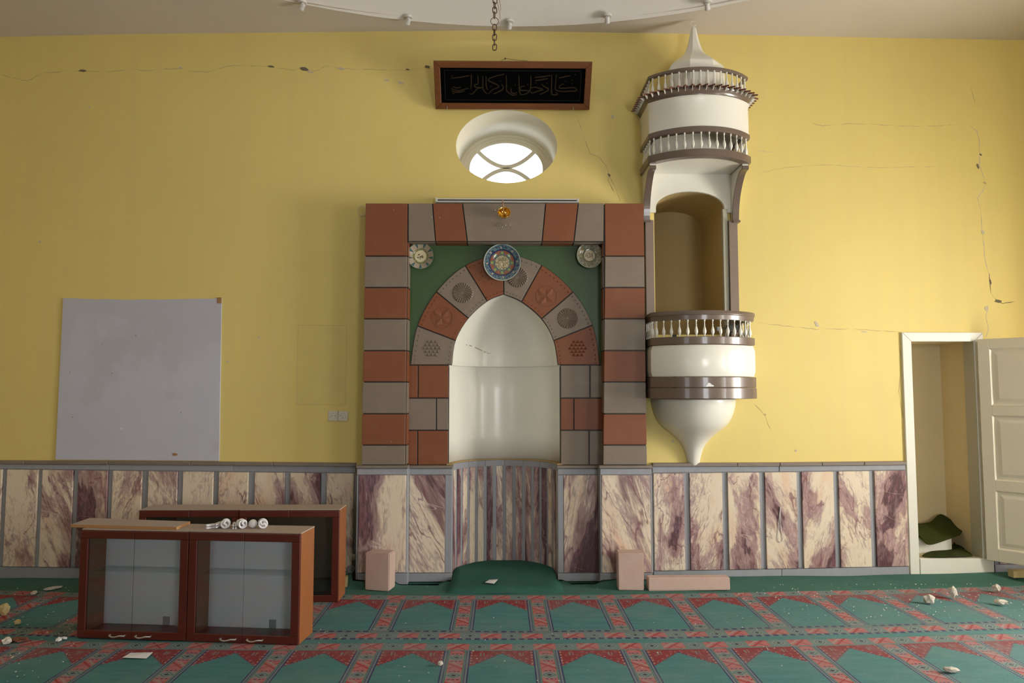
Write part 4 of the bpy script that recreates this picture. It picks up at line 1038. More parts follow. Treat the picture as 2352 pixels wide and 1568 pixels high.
# balusters
def baluster(h):
    p = [(0.0045, 0), (0.0085, .02), (0.0045, .06), (0.006, .10), (0.0135, .24), (0.0145, .34), (0.011, .46), (0.0055, .60), (0.0042, .66), (0.0075, .70), (0.0042, .74), (0.0042, .88), (0.0075, .92), (0.0075, 1.0)]
    return MB().lathe([(r*1.0, z*h) for r, z in p], 0, 0, 0, 10)
for (zlo, zhi, na, ns, off) in ((zt_(772), zt_(733), 14, 5, -0.018), (zt_(341), zt_(301), 14, 5, -0.016), (z2_+.012, zt_(159), 16, 5, -0.016)):
    first = None
    for (x, y, a) in along(off, na, ns):
        if first is None: b = first = baluster(zhi-zlo).build('baluster', M['cream'], pul, origin=(0, 0, 0), smooth=True)
        else: b = first.copy(); col.objects.link(b)
        b.location = Vector((x, y, zlo))-wloc(pul); b.rotation_euler = (0, 0, R()*6)
# spire
sp = catmull([(0.245, 3.95), (0.245, 4.18), (0.222, 4.235), (0.165, 4.285), (0.105, 4.335), (0.072, 4.385), (0.050, 4.45), (0.034, 4.52), (0.022, 4.58), (0.008, 4.60)], 3)
SY = 5.835
MB().lathe(sp, 1.612, SY, 0, 8, PI/8, 2*PI+PI/8, smooth=False).build('spire', M['cream'], pul, smooth=False)
MB().tube([(1.612+0.024*math.cos(t), SY, 4.624+0.022*math.sin(t)) for t in [0.5+5.6*k/20 for k in range(21)]], 0.0022, 6).build('wire_loop', M['white'], pul)
# arched back panel, jambs and brackets
zpa, zpb = 3.07, 3.84
pa = [(1.255, zpb), (1.255, zpa), (1.325, zpa)]+[(1.62-0.295*math.cos(a), 3.115+0.140*math.sin(a)) for a in [PI*k/16 for k in range(0, 17)]]+[(1.915, zpa), (1.990, zpa), (1.990, zpb)]
MB().slab(pa, D-0.030, D-0.001, 0.003).build('arched_panel', M['cream'], pul)
zj = at(1490, 505, 6.03)[1]
jl = (at(1482, 640, 6.03)[0], at(1503, 640, 6.03)[0]); jr = (at(1665, 640, 6.03)[0], at(1676, 640, 6.03)[0], at(1698, 640, 6.03)[0])
MB().bbox(jl[0]+.006, jl[1], 6.03, D-0.001, zt_(860), zj, .003).build('jamb', M['taupe_gloss'], pul)
MB().bbox(jr[1]+.003, jr[2]-.004, 6.03, D-0.001, zt_(860), zj, .003).build('jamb', M['taupe_gloss'], pul)
MB().bbox(jr[0]-.002, jr[1], 6.05, D-0.001, zt_(860), zpa+0.03, .003).build('inner_jamb', M['grey_wood'], pul)
def bracket(xa, xb):
    zb_, zt2 = zj-0.005, zt_(358)+0.004; yo = 5.765
    cv = catmull([(6.035, zb_), (6.02, zb_+.10), (5.985, zb_+.20), (5.92, zb_+.29), (5.84, zt2-.055), (5.775, zt2-.045)], 4)
    pr = cv+[(yo, zt2-.04), (yo, zt2), (D-.002, zt2), (D-.002, zb_)]
    v = [(x, y, z) for x in (xa, xb) for y, z in pr]; n_ = len(pr)
    f = [tuple(range(n_)), tuple(reversed(range(n_, 2*n_)))]+[(i, (i+1) % n_, n_+(i+1) % n_, n_+i) for i in range(n_)]
    MB().add(v, f).build('bracket', M['cream'], pul)
    v = []; 
    for (y, z) in cv+[(yo, zt2-.04), (yo, zt2-.015)]:
        v += [(xa-.003, y-.006, z-.003), (xb+.003, y-.006, z-.003), (xb+.003, y+.012, z+.006), (xa-.003, y+.012, z+.006)]
    k_ = len(v)//4; f = []
    for i in range(k_-1):
        for q in range(4): j = (q+1) % 4; f.append((i*4+q, i*4+j, i*4+4+j, i*4+4+q))
    f += [(0, 1, 2, 3), tuple(4*(k_-1)+q for q in (3, 2, 1, 0))]
    MB().add(v, f).build('bracket_moulding', M['brown'], pul)
    MB().box(xa-.006, xb+.006, 6.0, D-.002, zb_-.018, zb_).build('bracket_foot', M['brown'], pul)
bracket(1.215, 1.262); bracket(1.978, 2.025)
# patch of missing brown paint on the balcony band
cx, cz = 1.62-0.012, zt_(884)
yy_ = PYc-math.sqrt((PR+.012)**2-(cx-PC)**2)
MB().slab([(cx-.03, cz-.012), (cx+.034, cz-.012), (cx+.034, cz-.002), (cx+.018, cz+.004), (cx+.006, cz+.016), (cx-.006, cz+.018), (cx-.016, cz+.006)], yy_-.0015, yy_+.003, 0).build('paint_chip', M['paper'], pul)

# small things standing on the balcony floor behind the balusters
fz = zt_(895)
t_ = thing('cable_box', 'small dark box standing on the pulpit balcony at its left', 'box', (1.425, 5.90, fz))
MB().bbox(-.018, .018, -.02, .02, 0, 0.455, .003).build('post', M['hole'], t_, world=False)
MB().bbox(.018, .07, -.015, .015, 0.38, 0.41, .003).build('arm', M['hole'], t_, world=False)
t_ = thing('amplifier_box', 'small black box fixed on the right jamb behind the pulpit balusters', 'box', (1.955, 6.005, 2.035))
MB().bbox(-.055, .055, -.022, .022, 0, 0.060, .004).build('housing', M['hole'], t_, world=False)
MB().bbox(-.105, -.055, .0, .010, .030, .040, .001).build('cable', M['hole'], t_, world=False)
MB().bbox(-.145, -.105, -.012, .022, 0.010, 0.045, .004).build('plug', M['steel'], t_, world=False)
# ================================================================== THINGS ON THE FRONT WALL
# calligraphy panel, leaning forward at the top
def on_plane(Yb, Yt, yb, yt):
    zb_ = at(1176, yb, Yb)[1]; zt2 = at(1176, yt, Yt)[1]; return Yb, zb_, Yt, zt2
Yb_, Yt_ = 6.055, 5.83
Xl, zbp = at(1001, 249, Yb_); Xr, _ = at(1353, 249, Yb_); _, ztp = at(1176, 140, Yt_)
Lh = math.hypot(Yb_-Yt_, ztp-zbp); tilt = math.atan2(Yb_-Yt_, ztp-zbp); W2 = (Xr-Xl)/2; cxp = (Xl+Xr)/2
pic = thing('calligraphy_panel', 'wide black panel with gold Arabic calligraphy in a brown wooden frame above the oval window', 'picture', (cxp, Yb_, zbp))
pic.rotation_euler = (tilt, 0, 0)
fw = 0.052
m = MB()
for poly in ([(-W2, 0), (W2, 0), (W2-fw, fw), (-W2+fw, fw)], [(-W2, Lh), (W2, Lh), (W2-fw, Lh-fw), (-W2+fw, Lh-fw)], [(-W2, 0), (-W2, Lh), (-W2+fw, Lh-fw), (-W2+fw, fw)], [(W2, 0), (W2, Lh), (W2-fw, Lh-fw), (W2-fw, fw)]):
    MB().slab(poly, -0.030, 0.0, 0.004).build('frame_rail', M['frame_wood'], pic, world=False)
MB().box(-W2+.01, W2-.01, -0.012, -0.001, .01, Lh-.01).build('panel', M['velvet'], pic, world=False)
# strokes traced on the panel; photo rectangle of the black field -> panel coordinates
PX0, PX1, PY0, PY1 = 1005, 1347, 151, 238
def pp(x, y):
    v = (PY1-y)/(PY1-PY0); L_ = interp(y, [(140, 990.5), (250, 1000)]); R_ = interp(y, [(140, 1357), (250, 1353)])
    return (-W2+2*W2*(x-L_)/(R_-L_), fw+(Lh-2*fw)*v)
A_ = lambda pts: [(1010+x/13.067, 155+y/13.067) for x, y in pts]
B_ = lambda pts: [(1160+x/13.067, 155+y/13.067) for x, y in pts]
strokes = [A_([(895, 160), (905, 400), (905, 640)]), A_([(1090, 190), (1110, 450), (1000, 500), (1040, 570), (1250, 580)]), A_([(870, 790), (930, 800), (1000, 740), (1100, 620), (1250, 590)]),
    A_([(1240, 210), (1255, 450), (1260, 600), (1320, 720), (1400, 790)]), A_([(1340, 220), (1355, 450), (1370, 580), (1410, 650)]), A_([(1890, 150), (1650, 210), (1430, 300), (1450, 380), (1650, 470), (1740, 560), (1560, 650), (1430, 800)]),
    A_([(1820, 470), (1875, 580), (1830, 660), (1700, 740), (1580, 790)]), A_([(1950, 180), (1965, 450), (1975, 660), (2060, 760), (2180, 830), (2290, 800)]), A_([(2120, 600), (2110, 720), (2200, 770), (2300, 730)]),
    A_([(300, 620), (430, 670), (560, 690), (700, 640), (840, 615)]), A_([(300, 290), (600, 250), (850, 200)]), A_([(330, 700), (450, 740), (620, 730), (720, 690)]), A_([(350, 800), (420, 770)]), A_([(350, 560), (480, 600), (600, 580)]),
    B_([(370, 190), (385, 450), (395, 640), (440, 790), (520, 800)]), B_([(560, 530), (430, 560), (440, 660), (600, 670), (720, 690)]), B_([(735, 180), (740, 450), (735, 600), (700, 700), (600, 780), (440, 815)]),
    B_([(760, 590), (850, 560), (980, 590), (1110, 640), (980, 680), (800, 750), (740, 700)]), B_([(1060, 450), (1150, 540), (1270, 610), (1240, 680), (1120, 750), (1010, 800)]),
    B_([(1360, 160), (1365, 450), (1370, 700), (1400, 800), (1560, 790), (1490, 715)]), B_([(1500, 150), (1490, 400), (1480, 610), (1560, 670), (1700, 695), (1900, 685), (2100, 670), (2115, 610), (2030, 570), (1640, 590), (1600, 540), (1650, 480), (1740, 450)]),
    B_([(860, 250), (1100, 220), (1330, 180)]), B_([(870, 350), (1050, 320), (1250, 280)]), B_([(1580, 260), (1750, 220), (1930, 180)])]
plane = lambda x, z, dy: (x, -0.012-dy, z)
for st in strokes:
    cv = catmull([pp(x, y) for x, y in st], 5); n_ = len(cv); big_ = len(st) > 2
    ww = [(0.0105 if big_ else 0.006)*(0.55+0.45*math.sin(PI*min(1, (i+2)/(n_+2)))) for i in range(n_)]
    MB().ribbon(cv, ww, 0, 0.002, plane).build('calligraphy_stroke', M['gold'], pic, world=False)
for (x, y) in B_([(2070, 150), (1990, 440), (890, 430), (1230, 430), (640, 480), (1780, 370), (1985, 340)])+A_([(1780, 370), (1500, 550), (2230, 500), (320, 220)]):
    X_, Z_ = pp(x, y); MB().slab([(X_-.006, Z_), (X_, Z_-.006), (X_+.006, Z_), (X_, Z_+.006)], -0.014, -0.011, 0).build('calligraphy_dot', M['gold'], pic, world=False)
ins = fw+0.035
for (a, b) in (((-W2+ins, ins-.012), (W2-ins, ins-.012)), ((-W2+ins, Lh-ins+.012), (W2-ins, Lh-ins+.012)), ((-W2+ins, ins-.012), (-W2+ins, Lh-ins+.012)), ((W2-ins, ins-.012), (W2-ins, Lh-ins+.012))):
    MB().ribbon([a, b], 0.005, 0, 0.0015, plane).build('border_line', M['greygold'], pic, world=False)
for x in (-W2+0.10, W2-0.14): MB().tube([(x, .004, -.004), (x, -.034, -.004), (x, -.036, .028)], .0025, 6).build('hook', M['chrome'], pic, world=False)
MB().tube([(-0.10, 0, Lh), (-0.06, .01, Lh+.018), (0.02, 0.0, Lh+.008), (0.12, 0, Lh+.003)], .0018, 6).build('hanging_wire', M['rusty'], pic, world=False)
MB().sphere((-0.065, 0.0, Lh+.018), .008, 8, 6).build('nail', M['rusty'], pic, world=False)

# decorative plates
def plate(name, label, px, py, rpx, mat, rings_, Y, fn=None):
    X_, Z_ = at(px, py, Y); r = rpx*Y/1650
    t = thing(name, label, 'plate', (X_, Y, Z_), 0)
    prof = [(0.001, -.004), (r*.42, -.004), (r*.60, -.002), (r*.70, .006), (r*.96, .018), (r, .020), (r, .016), (r*.72, .0), (r*.5, -.012), (0.001, -.012)]
    MB().lathe(prof, 0, 0, 0, 48, axis='y').build('dish', M[mat], t, origin=(0, 0, 0), world=False, smooth=True)
    if fn:
        for st in fn:
            cv = catmull([(x*r, z*r) for x, z in st], 4) if len(st) > 2 else [(x*r, z*r) for x, z in st]
            MB().ribbon(cv, r*0.045, 0, 0.0008, lambda x, z, dy: (x, 0.004-dy, z)).build('lettering', M['ink'], t, world=False)
    return t
allah = [[(.24, .22), (.245, -.26)], [(.14, .14), (.15, -.08), (.08, -.14)], [(.03, .14), (.04, -.1), (-.04, -.14)], [(-.04, -.14), (-.16, -.12), (-.16, .02), (-.08, .06)], [(-.22, .15), (-.26, .02), (-.30, -.10)], [(-.18, .20), (-.06, .17), (.06, .20)]]
muh = [[(.20, .05), (.12, -.02), (.22, -.06), (.10, -.10), (-.02, -.02)], [(-.02, -.02), (-.06, -.14), (.02, -.24)], [(.18, .02), (.08, .02), (-.02, -.05), (.20, -.14)], [(-.12, -.06), (-.26, -.10), (-.14, -.14)], [(-.2, .12), (-.05, .14), (-.2, .06)]]
plate('ceramic_plate', 'small glazed plate with dark petal rim at the left corner of the green panel', 966, 588, 30.5, 'petal', 0, YI-0.03, muh)
plate('ceramic_plate', 'large blue glazed plate with red eight-pointed star above the arch apex', 1153.5, 603, 43, 'star', 0, YI-0.035)
plate('ceramic_plate', 'small olive glazed plate with lettered cream centre at the right corner of the green panel', 1354, 586.5, 30, 'floral', 0, YI-0.03, allah)

# light channel over the niche
X0_, zc = at(1000, 459, 6.02); X1_, _ = at(1330, 459, 6.02)
t = thing('light_channel', 'long narrow white metal light batten lying along the top of the niche frame', 'light', ((X0_+X1_)/2, 6.055, zc-.018))
hw = (X1_-X0_)/2
MB().bbox(-hw, hw, -0.035, 0.036, -0.002, 0.034, .004).build('housing', M['alu'], t, world=False)
MB().bbox(-hw+.02, hw-.02, -0.040, -0.034, 0.012, 0.022, .001).build('groove_strip', M['hole'], t, world=False)
for s_ in (-1, 1): MB().bbox(s_*(hw-.008)-.008, s_*(hw-.008)+.008, -0.041, -0.030, 0.0, 0.036, .002).build('end_cap', M['alu'], t, world=False)

# brass cup fixture in front of the lintel
YBr = 5.78; X_, Z_ = at(1158, 489, YBr)
t = thing('brass_pendant', 'small scalloped brass cup hanging in front of the niche lintel', 'pendant', (X_, YBr, Z_))
r = 15.0*YBr/1650
v = []; f = []; n_ = 40; prof = [(0.001, -.035), (.4, -.034), (.75, -.022), (.95, 0.0), (1.0, .012)]
for k, (q, h) in enumerate(prof):
    for i in range(n_):
        a = 2*PI*i/n_; w = 1+0.07*(q**2)*math.cos(10*a)*(k > 1); v.append((r*q*w*math.cos(a), -h*-1.0, r*q*w*math.sin(a)))
for k in range(4):
    for i in range(n_): j = (i+1) % n_; f.append((k*n_+i, k*n_+j, (k+1)*n_+j, (k+1)*n_+i))
cup = MB().add([(x, -y, z) for x, y, z in v], f, True).build('cup', M['brass'], t, origin=(0, 0, 0), world=False, smooth=True)
cup.rotation_euler = (math.radians(-20), 0, 0)
so = cup.modifiers.new('thickness', 'SOLIDIFY'); so.thickness = .002
MB().sphere((0.004, -.004, .0), .017, 20, 12).build('ball', M['brass'], t, world=False)
zc2 = at(1155, 459, YBr)[1]-Z_
MB().tube([(-0.006, -.004, .012), (-.008, -.010, zc2*.5), (-.012, -.002, zc2)], .0045, 8).build('stem', M['tape'], t, world=False)
MB().tube([(-.012, -.002, zc2), (-.012, .24, zc2+.012)], .004, 8).build('arm', M['rusty'], t, world=False)
for dx_, dz_ in ((-.075, .04), (-.055, -.085), (-.015, -.10), (.012, -.085), (.05, -.085)):
    MB().sphere((dx_, .055, dz_), .006, 8, 6, 1, .6, 1.9).build('crystal_drop', M['crystal'], t, world=False)

# wire loop at the top-left corner of the niche frame
X_, Z_ = at(831, 484, D-.02)
o = MB().tube([(X_+.034*math.cos(a), D-.012-.006*math.sin(a), Z_+.042*math.sin(a)) for a in [2*PI*k/24 for k in range(24)]], .0028, 6, True).build('cable_loop', M['plastic']); tag(o, 'thin pale cable loop beside the top left corner of the niche frame', 'cable')

# board, sockets
c4 = [(145, 684), (509, 684), (503, 1058), (127, 1055)]
q = [at(x, y, D-.012) for x, y in c4]
topn = 14; tops_ = [(q[0][0]+(q[1][0]-q[0][0])*k/topn, q[0][1]+(q[1][1]-q[0][1])*k/topn-0.010*math.sin(PI*k/topn)-random.uniform(0, .006)) for k in range(topn+1)]
tops_[0] = q[0]; tops_[-1] = q[1]
bd = MB().slab([q[3], q[2]]+tops_[::-1], D-.012, D-.001, 0.001).build('display_board', M['board']); tag(bd, 'large square lilac-grey board on the yellow wall at the left', 'board')
X_, Z_ = at(504, 690, D-.014); MB().bbox(X_-.020, X_+.018, D-.015, D-.011, Z_-.024, Z_+.026, .001).build('tape', M['tape'], bd)
X_, Z_ = at(402, 1043, D-.014); MB().slab([(X_-.022, Z_), (X_-.005, Z_+.012), (X_+.022, Z_+.004), (X_+.016, Z_-.010), (X_-.008, Z_-.014)], D-.016, D-.011, 0).build('scrap', M['tape'], bd)
for px, lab, hs in ((765, 'white wall socket, left one of the pair beside the niche frame', [(600, 440), (545, 580), (680, 580), (455, 650), (735, 670)]), (788, 'white wall socket, right one of the pair beside the niche frame', [(985, 580), (1285, 625), (1120, 690)])):
    X_, Z_ = at(px, 955, D-.01); w = .0415
    t = thing('wall_socket', lab, 'socket', (X_, D, Z_), 0, None)
    t.rotation_euler = (0, math.radians(3 if px > 780 else 1), 0)
    MB().bbox(-w+.001, w-.001, -.012, -.0005, -w, w, .003).build('plate', M['plastic'], t, world=False)
    MB().lathe([(0.028, .0125), (.028, .015), (.025, .015), (.023, .0125)], 0, 0, 0, 24, axis='y').build('collar', M['plastic'], t, world=False)
    for hx, hy in hs:
        ax_ = (740+hx/23.52-px)*6.08/1650; az = -(930+hy/23.52-955)*6.08/1650
        MB().lathe([(0.001, .0135), (.0035, .0135), (.0035, .012)], ax_, 0, az, 8, axis='y').build('hole', M['hole'], t, world=False)

# two old outlets low on the marble at the left of the niche
for px, py, mat, lab in ((811, 1279, 'plastic', 'small ivory junction box on the marble, upper one left of the niche'), (807, 1307, 'outplug', 'grey cable outlet on the marble just above the floor left of the niche')):
    X_, Z_ = at(px, py, D-.045)
    t = thing('outlet', lab, 'socket', (X_, D-.041, Z_), 0)
    rw = .027 if mat == 'plastic' else .036
    MB().lathe([(0.001, .024), (rw*.8, .024), (rw, .016), (rw, 0.002), (0.001, .002)], 0, 0, 0, 8, axis='y', smooth=False).build('cover', M[mat], t, origin=(0, 0, 0), world=False)
    MB().lathe([(0.001, .028), (.006, .028), (.006, .022)], 0, 0, 0, 8, axis='y').build('screw', M['chrome'], t, world=False)

# white cord loop hanging on the marble at the right
Yc_ = D-.047
pts = [at(x, y, Yc_) for x, y in [(1792, 1165), (1789, 1200), (1787, 1232), (1788, 1240), (1793, 1245), (1798, 1240), (1798, 1230), (1794, 1216), (1793, 1190), (1792, 1166)]]
cv = catmull(pts, 5)
o = MB().tube([(x, Yc_+0.001*math.sin(i), z) for i, (x, z) in enumerate(cv)], .0028, 6).build('cord_loop', M['cord']); tag(o, 'thin white cord loop hanging on a marble panel between pulpit and closet', 'cord')
a_, b_ = at(1792, 1165, D-.044)
MB().sphere((a_, D-.044, b_), .005, 8, 6).build('nail', M['chrome'], o)

# ================================================================== CEILING SPOTS AND CHAIN
spots = [(694, 12, 'ceiling spotlight nearest the left end of the round ceiling edge', 35), (937, 50, 'ceiling spotlight left of the hanging chain', 20), (1170, 62, 'ceiling spotlight just right of the hanging chain', 0),
         (1395, 47, 'ceiling spotlight between chain and pulpit spire', -20), (1625, 14, 'ceiling spotlight above and right of the pulpit spire', -35)]
for px, py, lab, rz in spots:
    zz = 4.68; X_, Y_ = on(px, py-4, zz-.035); zc_ = zin(X_); Y_ = min(Y_, D-.085)
    t = thing('ceiling_spotlight', lab, 'spotlight', (X_, Y_, zc_), math.radians(rz), 'spotlights around the round ceiling opening')
    MB().lathe([(0.001, 0.0), (.036, 0.0), (.038, -.006), (.034, -.014), (.001, -.014)], 0, 0, 0, 20).build('ceiling_rose', M['spot'], t, world=False)
    MB().tube([(0, 0, -.012), (0, 0, -.028)], .008, 8).build('joint', M['spot'], t, world=False)
    h = MB().lathe([(0.001, -.026), (.014, -.026), (.019, -.018), (.020, .006), (.024, .024), (.021, .024), (.017, .006), (.001, .005)], 0, 0, 0, 20).build('lamp_head', M['spot'], t, origin=(0, 0, 0), world=False, smooth=True)
    h.location = (0, -.006, -.042); h.rotation_euler = (math.radians(235), math.radians(15), 0)
YC = 2.6
xb_, zb3 = at(1136, 115, YC)
ch = thing('hanging_chain', 'rusty iron lamp chain with a ring hanging from the dome', 'chain', (xb_, YC, zb3))
def link_mesh(L, wd, r):
    pts = []
    for k in range(20):
        a = 2*PI*k/20; pts.append((wd/2*math.cos(a), 0, (L/2-wd/2)*(1 if math.sin(a) > 0.01 else (-1 if math.sin(a) < -.01 else 0))+wd/2*math.sin(a)))
    return MB().tube(pts, r, 6, True)
zring = at(1135, 49, YC)[1]-zb3
Lk = 0.0245; pitch = Lk-0.0055
ringd = 0.0290; zlist = []; z = zring-ringd/2-Lk/2+.003
while z > Lk*0.2: zlist.append(z); z -= pitch
z = zring+ringd/2+Lk/2-.003
while z < 5.68-zb3: zlist.append(z); z += pitch
first = None
for k, z in enumerate(zlist):
    if first is None: l = first = link_mesh(Lk, .0150, .0020).build('chain_link', M['rusty'], ch, origin=(0, 0, 0), world=False, smooth=True)
    else: l = first.copy(); col.objects.link(l)
    l.location = (random.uniform(-.0012, .0012), 0, z); l.rotation_euler = (random.uniform(-.06, .06), random.uniform(-.1, .1), (PI/2 if k % 2 else 0)+random.uniform(-.35, .35))
MB().tube([(ringd/2*math.cos(a), 0, zring+ringd/2*math.sin(a)) for a in [2*PI*i/28 for i in range(28)]], .0012, 6, True).build('ring', M['rusty'], ch, world=False)
for pts in ([(0.004, 0, zring+.10), (.012, 0, zring+.065), (.018, 0, zring+.035), (.021, 0, zring+.010)], [(0.004, 0, zring+.11), (.016, 0, zring+.085), (.022, 0, zring+.06), (.0225, 0, zring+.040)]):
    MB().tube(catmull(pts, 5), .0010, 5).build('loose_wire', M['tape'], ch, world=False)

# ================================================================== FURNITURE ON THE FLOOR
def cabinet(label, loc, rz, dark, Wd=0.7165, H=0.666, Dp=0.24):
    t = thing('wall_cabinet', label, 'cabinet', loc, rz, 'mahogany glass-fronted cabinets standing on the carpet')
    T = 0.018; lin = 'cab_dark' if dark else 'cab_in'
    yb = 0.020
    MB().bbox(0.001, T, yb, Dp, 0.0, H, .001).build('side_panel', M['orangewood'], t, world=False)
    MB().bbox(Wd-T, Wd-.001, yb, Dp, 0.0, H, .001).build('side_panel', M['orangewood'], t, world=False)
    MB().bbox(T, Wd-T, yb, Dp, 0.0, T, .001).build('bottom_panel', M['mahog'], t, world=False)
    MB().bbox(0.0, Wd, yb-.004, Dp, H-.003, H+.004, .001).build('top_panel', M['carc'], t, world=False)
    MB().bbox(T, Wd-T, yb+.02, Dp, H-T, H-.004, .001).build('inner_top', M[lin], t, world=False)
    MB().box(T, Wd-T, Dp-.006, Dp-.001, T, H-T).build('back_panel', M[lin], t, world=False)
    if not dark:
        MB().box(T+.001, Wd-T-.001, Dp-.14, Dp-.007, H*.58, H*.58+.004).build('glass_shelf', M['shelf_glass'], t, world=False)
        MB().box(Wd*.60, Wd*.60+.045, Dp-.012, Dp-.006, T+.002, T+.055).build('hanging_bracket', M['steel'], t, world=False)
    mid = Wd/2; fw_ = 0.052
    for s_ in (0, 1):
        a, b = (0.001, mid-.0008) if s_ == 0 else (mid+.0008, Wd-.001)
        out_a, out_b = (a, a+fw_) if s_ == 0 else (b-fw_, b)
        d = MB().bbox(a, b, 0, .019, H-.052, H-.004, .003).build('door', M['mahog'], t, world=False)
        MB().bbox(a, b, 0, .019, 0.002, .050, .003).build('door_rail', M['mahog'], d, world=False)
        MB().bbox(out_a, out_b, 0, .019, .050, H-.052, .003).build('door_stile', M['mahog_v'], d, world=False)
        g0, g1 = (out_b, b) if s_ == 0 else (a, out_a)
        MB().box(g0-.002, g1, .008, .012, .050, H-.052).build('pane', M['glass'], d, world=False)
        hx = mid-.085 if s_ == 0 else mid+.085
        hw_ = .048; zc_ = .026
        pts = [(hx-hw_, 0, zc_), (hx-hw_, -.014, zc_), (hx-hw_*.5, -.022, zc_-.006), (hx, -.023, zc_-.004), (hx+hw_*.5, -.022, zc_+.002), (hx+hw_, -.014, zc_), (hx+hw_, 0, zc_)]
        MB().tube(catmull(pts, 4), .0046, 8).build('handle', M['chrome'], d, world=False)
        # children of the door were placed in cabinet space
        for chd in [q_ for q_ in bpy.data.objects if q_.parent == d]: chd.location = Vector(chd.location)-Vector(d.location)
    return t
A0 = Vector((-2.661, 4.651)); B0 = Vector((-1.234, 4.499)); dv = (B0-A0); az = math.atan2(dv.y, dv.x); dvn = dv.normalized()
W_ = dv.length/2-.001
cabinet('front cabinet with clear glass on the left, under the loose board', (A0.x, A0.y, 0.001), az, False, W_)
p = A0+dvn*(W_+.002); cabinet('front cabinet on the right with pale lining, white bulbs on its top', (p.x, p.y, 0.001), az, False, W_)
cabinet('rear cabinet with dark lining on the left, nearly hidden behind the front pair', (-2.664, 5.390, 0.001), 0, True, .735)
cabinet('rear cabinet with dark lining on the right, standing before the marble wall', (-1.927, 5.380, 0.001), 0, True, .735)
# small screw cap lying inside the front right cabinet
pl_ = p+dvn*.62+Vector((-dvn.y, dvn.x))*.05
o = MB().sphere((pl_.x, pl_.y, .031), .010, 10, 8).build('glass_marble', M['tube']); tag(o, 'tiny white ball lying inside the front right cabinet', 'ball')

# loose board on the left cabinet
hb = 0.672
bq = [on(x, y, hb+.018) for x, y in [(163, 1204), (405, 1210), (437, 1197), (206, 1189)]]
v = [(x, y, z) for z in (hb, hb+.018) for x, y in bq]
bo = MB().add(v, [(3, 2, 1, 0), (4, 5, 6, 7), (0, 1, 5, 4), (1, 2, 6, 5), (2, 3, 7, 6), (3, 0, 4, 7)]).build('shelf_board', M['carc'])
bo.data.materials.append(M['board_edge'])
for pg in bo.data.polygons:
    if abs(pg.normal.z) < .5: pg.material_index = 1
tag(bo, 'loose pinkish chipboard shelf lying on top of the front left cabinet', 'board')

# bulbs lying on the right front cabinet
def bulb_spot(px, py=1214): 
    x, y = on(px, py, hb); return x, y
def cfl(label, px, rz, kind, r=.030, twist=0.0, tipz=0.0):
    x, y = bulb_spot(px)
    t = thing('light_bulb', label, 'bulb', (x, y, hb), rz+0.36, 'white bulbs lying on the front cabinet')
    # axis along +y (base away from the viewer), body centre at height r
    if kind == 'spiral':
        pts = []; turns = 2.6; N = 90
        for i in range(N+1):
            s_ = i/N; a = twist+2*PI*turns*s_; pts.append((math.cos(a)*(r-.006), .052*s_, r+math.sin(a)*(r-.006)))
        # cross bar at the front end closes the spiral into the S seen end-on
        a = twist
        sb = [(math.cos(a+PI)*(r-.006)*.95, 0.004, r+math.sin(a+PI)*(r-.006)*.95), (math.cos(a+PI+.9)*(r-.012)*.6, -0.002, r+math.sin(a+PI+.9)*(r-.012)*.6), (0, -.003, r), (math.cos(a+.9)*(r-.012)*.6, -0.002, r+math.sin(a+.9)*(r-.012)*.6), pts[0]]
        MB().tube(catmull(sb, 5)[:-1]+pts, .0062, 8).build('spiral_tube', M['tube'], t, world=False)
        MB().tube([(math.cos(a_)*(r-.006), .004, r+math.sin(a_)*(r-.006)) for a_ in [2*PI*k/28 for k in range(28)]], .0062, 8, True).build('end_loop', M['tube'], t, world=False)
        bp_ = [(0.001, 0), (r*.72, 0), (r*.85, .012), (r*.55, .036), (.0135, .042), (.0135, .060), (.006, .066), (.001, .066)]
    elif kind == 'globe':
        MB().sphere((0, .028, r), r*.98, 24, 14).build('globe', M['tube'], t, world=False); bp_ = [(0.001, 0), (r*.6, 0), (r*.5, .02), (.0135, .028), (.0135, .05), (.001, .05)]
    else:
        for dx in (-.008, .008):
            for dz in (-.008, .008): MB().tube(catmull([(dx, .05, r+dz), (dx, .0, r+dz), (dx*.6, -.006, r+dz)], 4), .0062, 8).build('stick_tube', M['tube'], t, world=False)
        bp_ = [(0.001, 0), (r*.8, 0), (r*.9, .012), (r*.7, .034), (.0125, .040), (.0125, .058), (.001, .060)]
    m = MB().lathe([(q_, h_) for q_, h_ in bp_], 0, 0, 0, 20)
    m.v = [(x_, .050+z_, r+y_) for x_, y_, z_ in m.v]
    m.build('screw_base', M['white'] if kind != 'globe' else M['chrome'], t, world=False)
    return t
cfl('rightmost spiral bulb of the row on the front cabinet, seen end on', 604, 0.0, 'spiral', .030, 2.3)
cfl('round milk-white globe bulb in the row on the front cabinet', 581.5, 0.05, 'globe', .0275)
cfl('spiral bulb left of the globe bulb in the row on the cabinet', 558, 0.25, 'spiral', .029, 1.2)
cfl('small stick bulb between the two left spiral bulbs on the cabinet', 538.5, 0.0, 'stick', .013)
cfl('large spiral bulb third from the left in the row on the cabinet', 517, -0.12, 'spiral', .029, 1.5)
cfl('tube bulb lying sideways left of the spiral bulbs on the cabinet', 495, -0.35, 'stick', .018)
cfl('leftmost small bulb of the row, metal base showing', 477, -1.2, 'stick', .014)

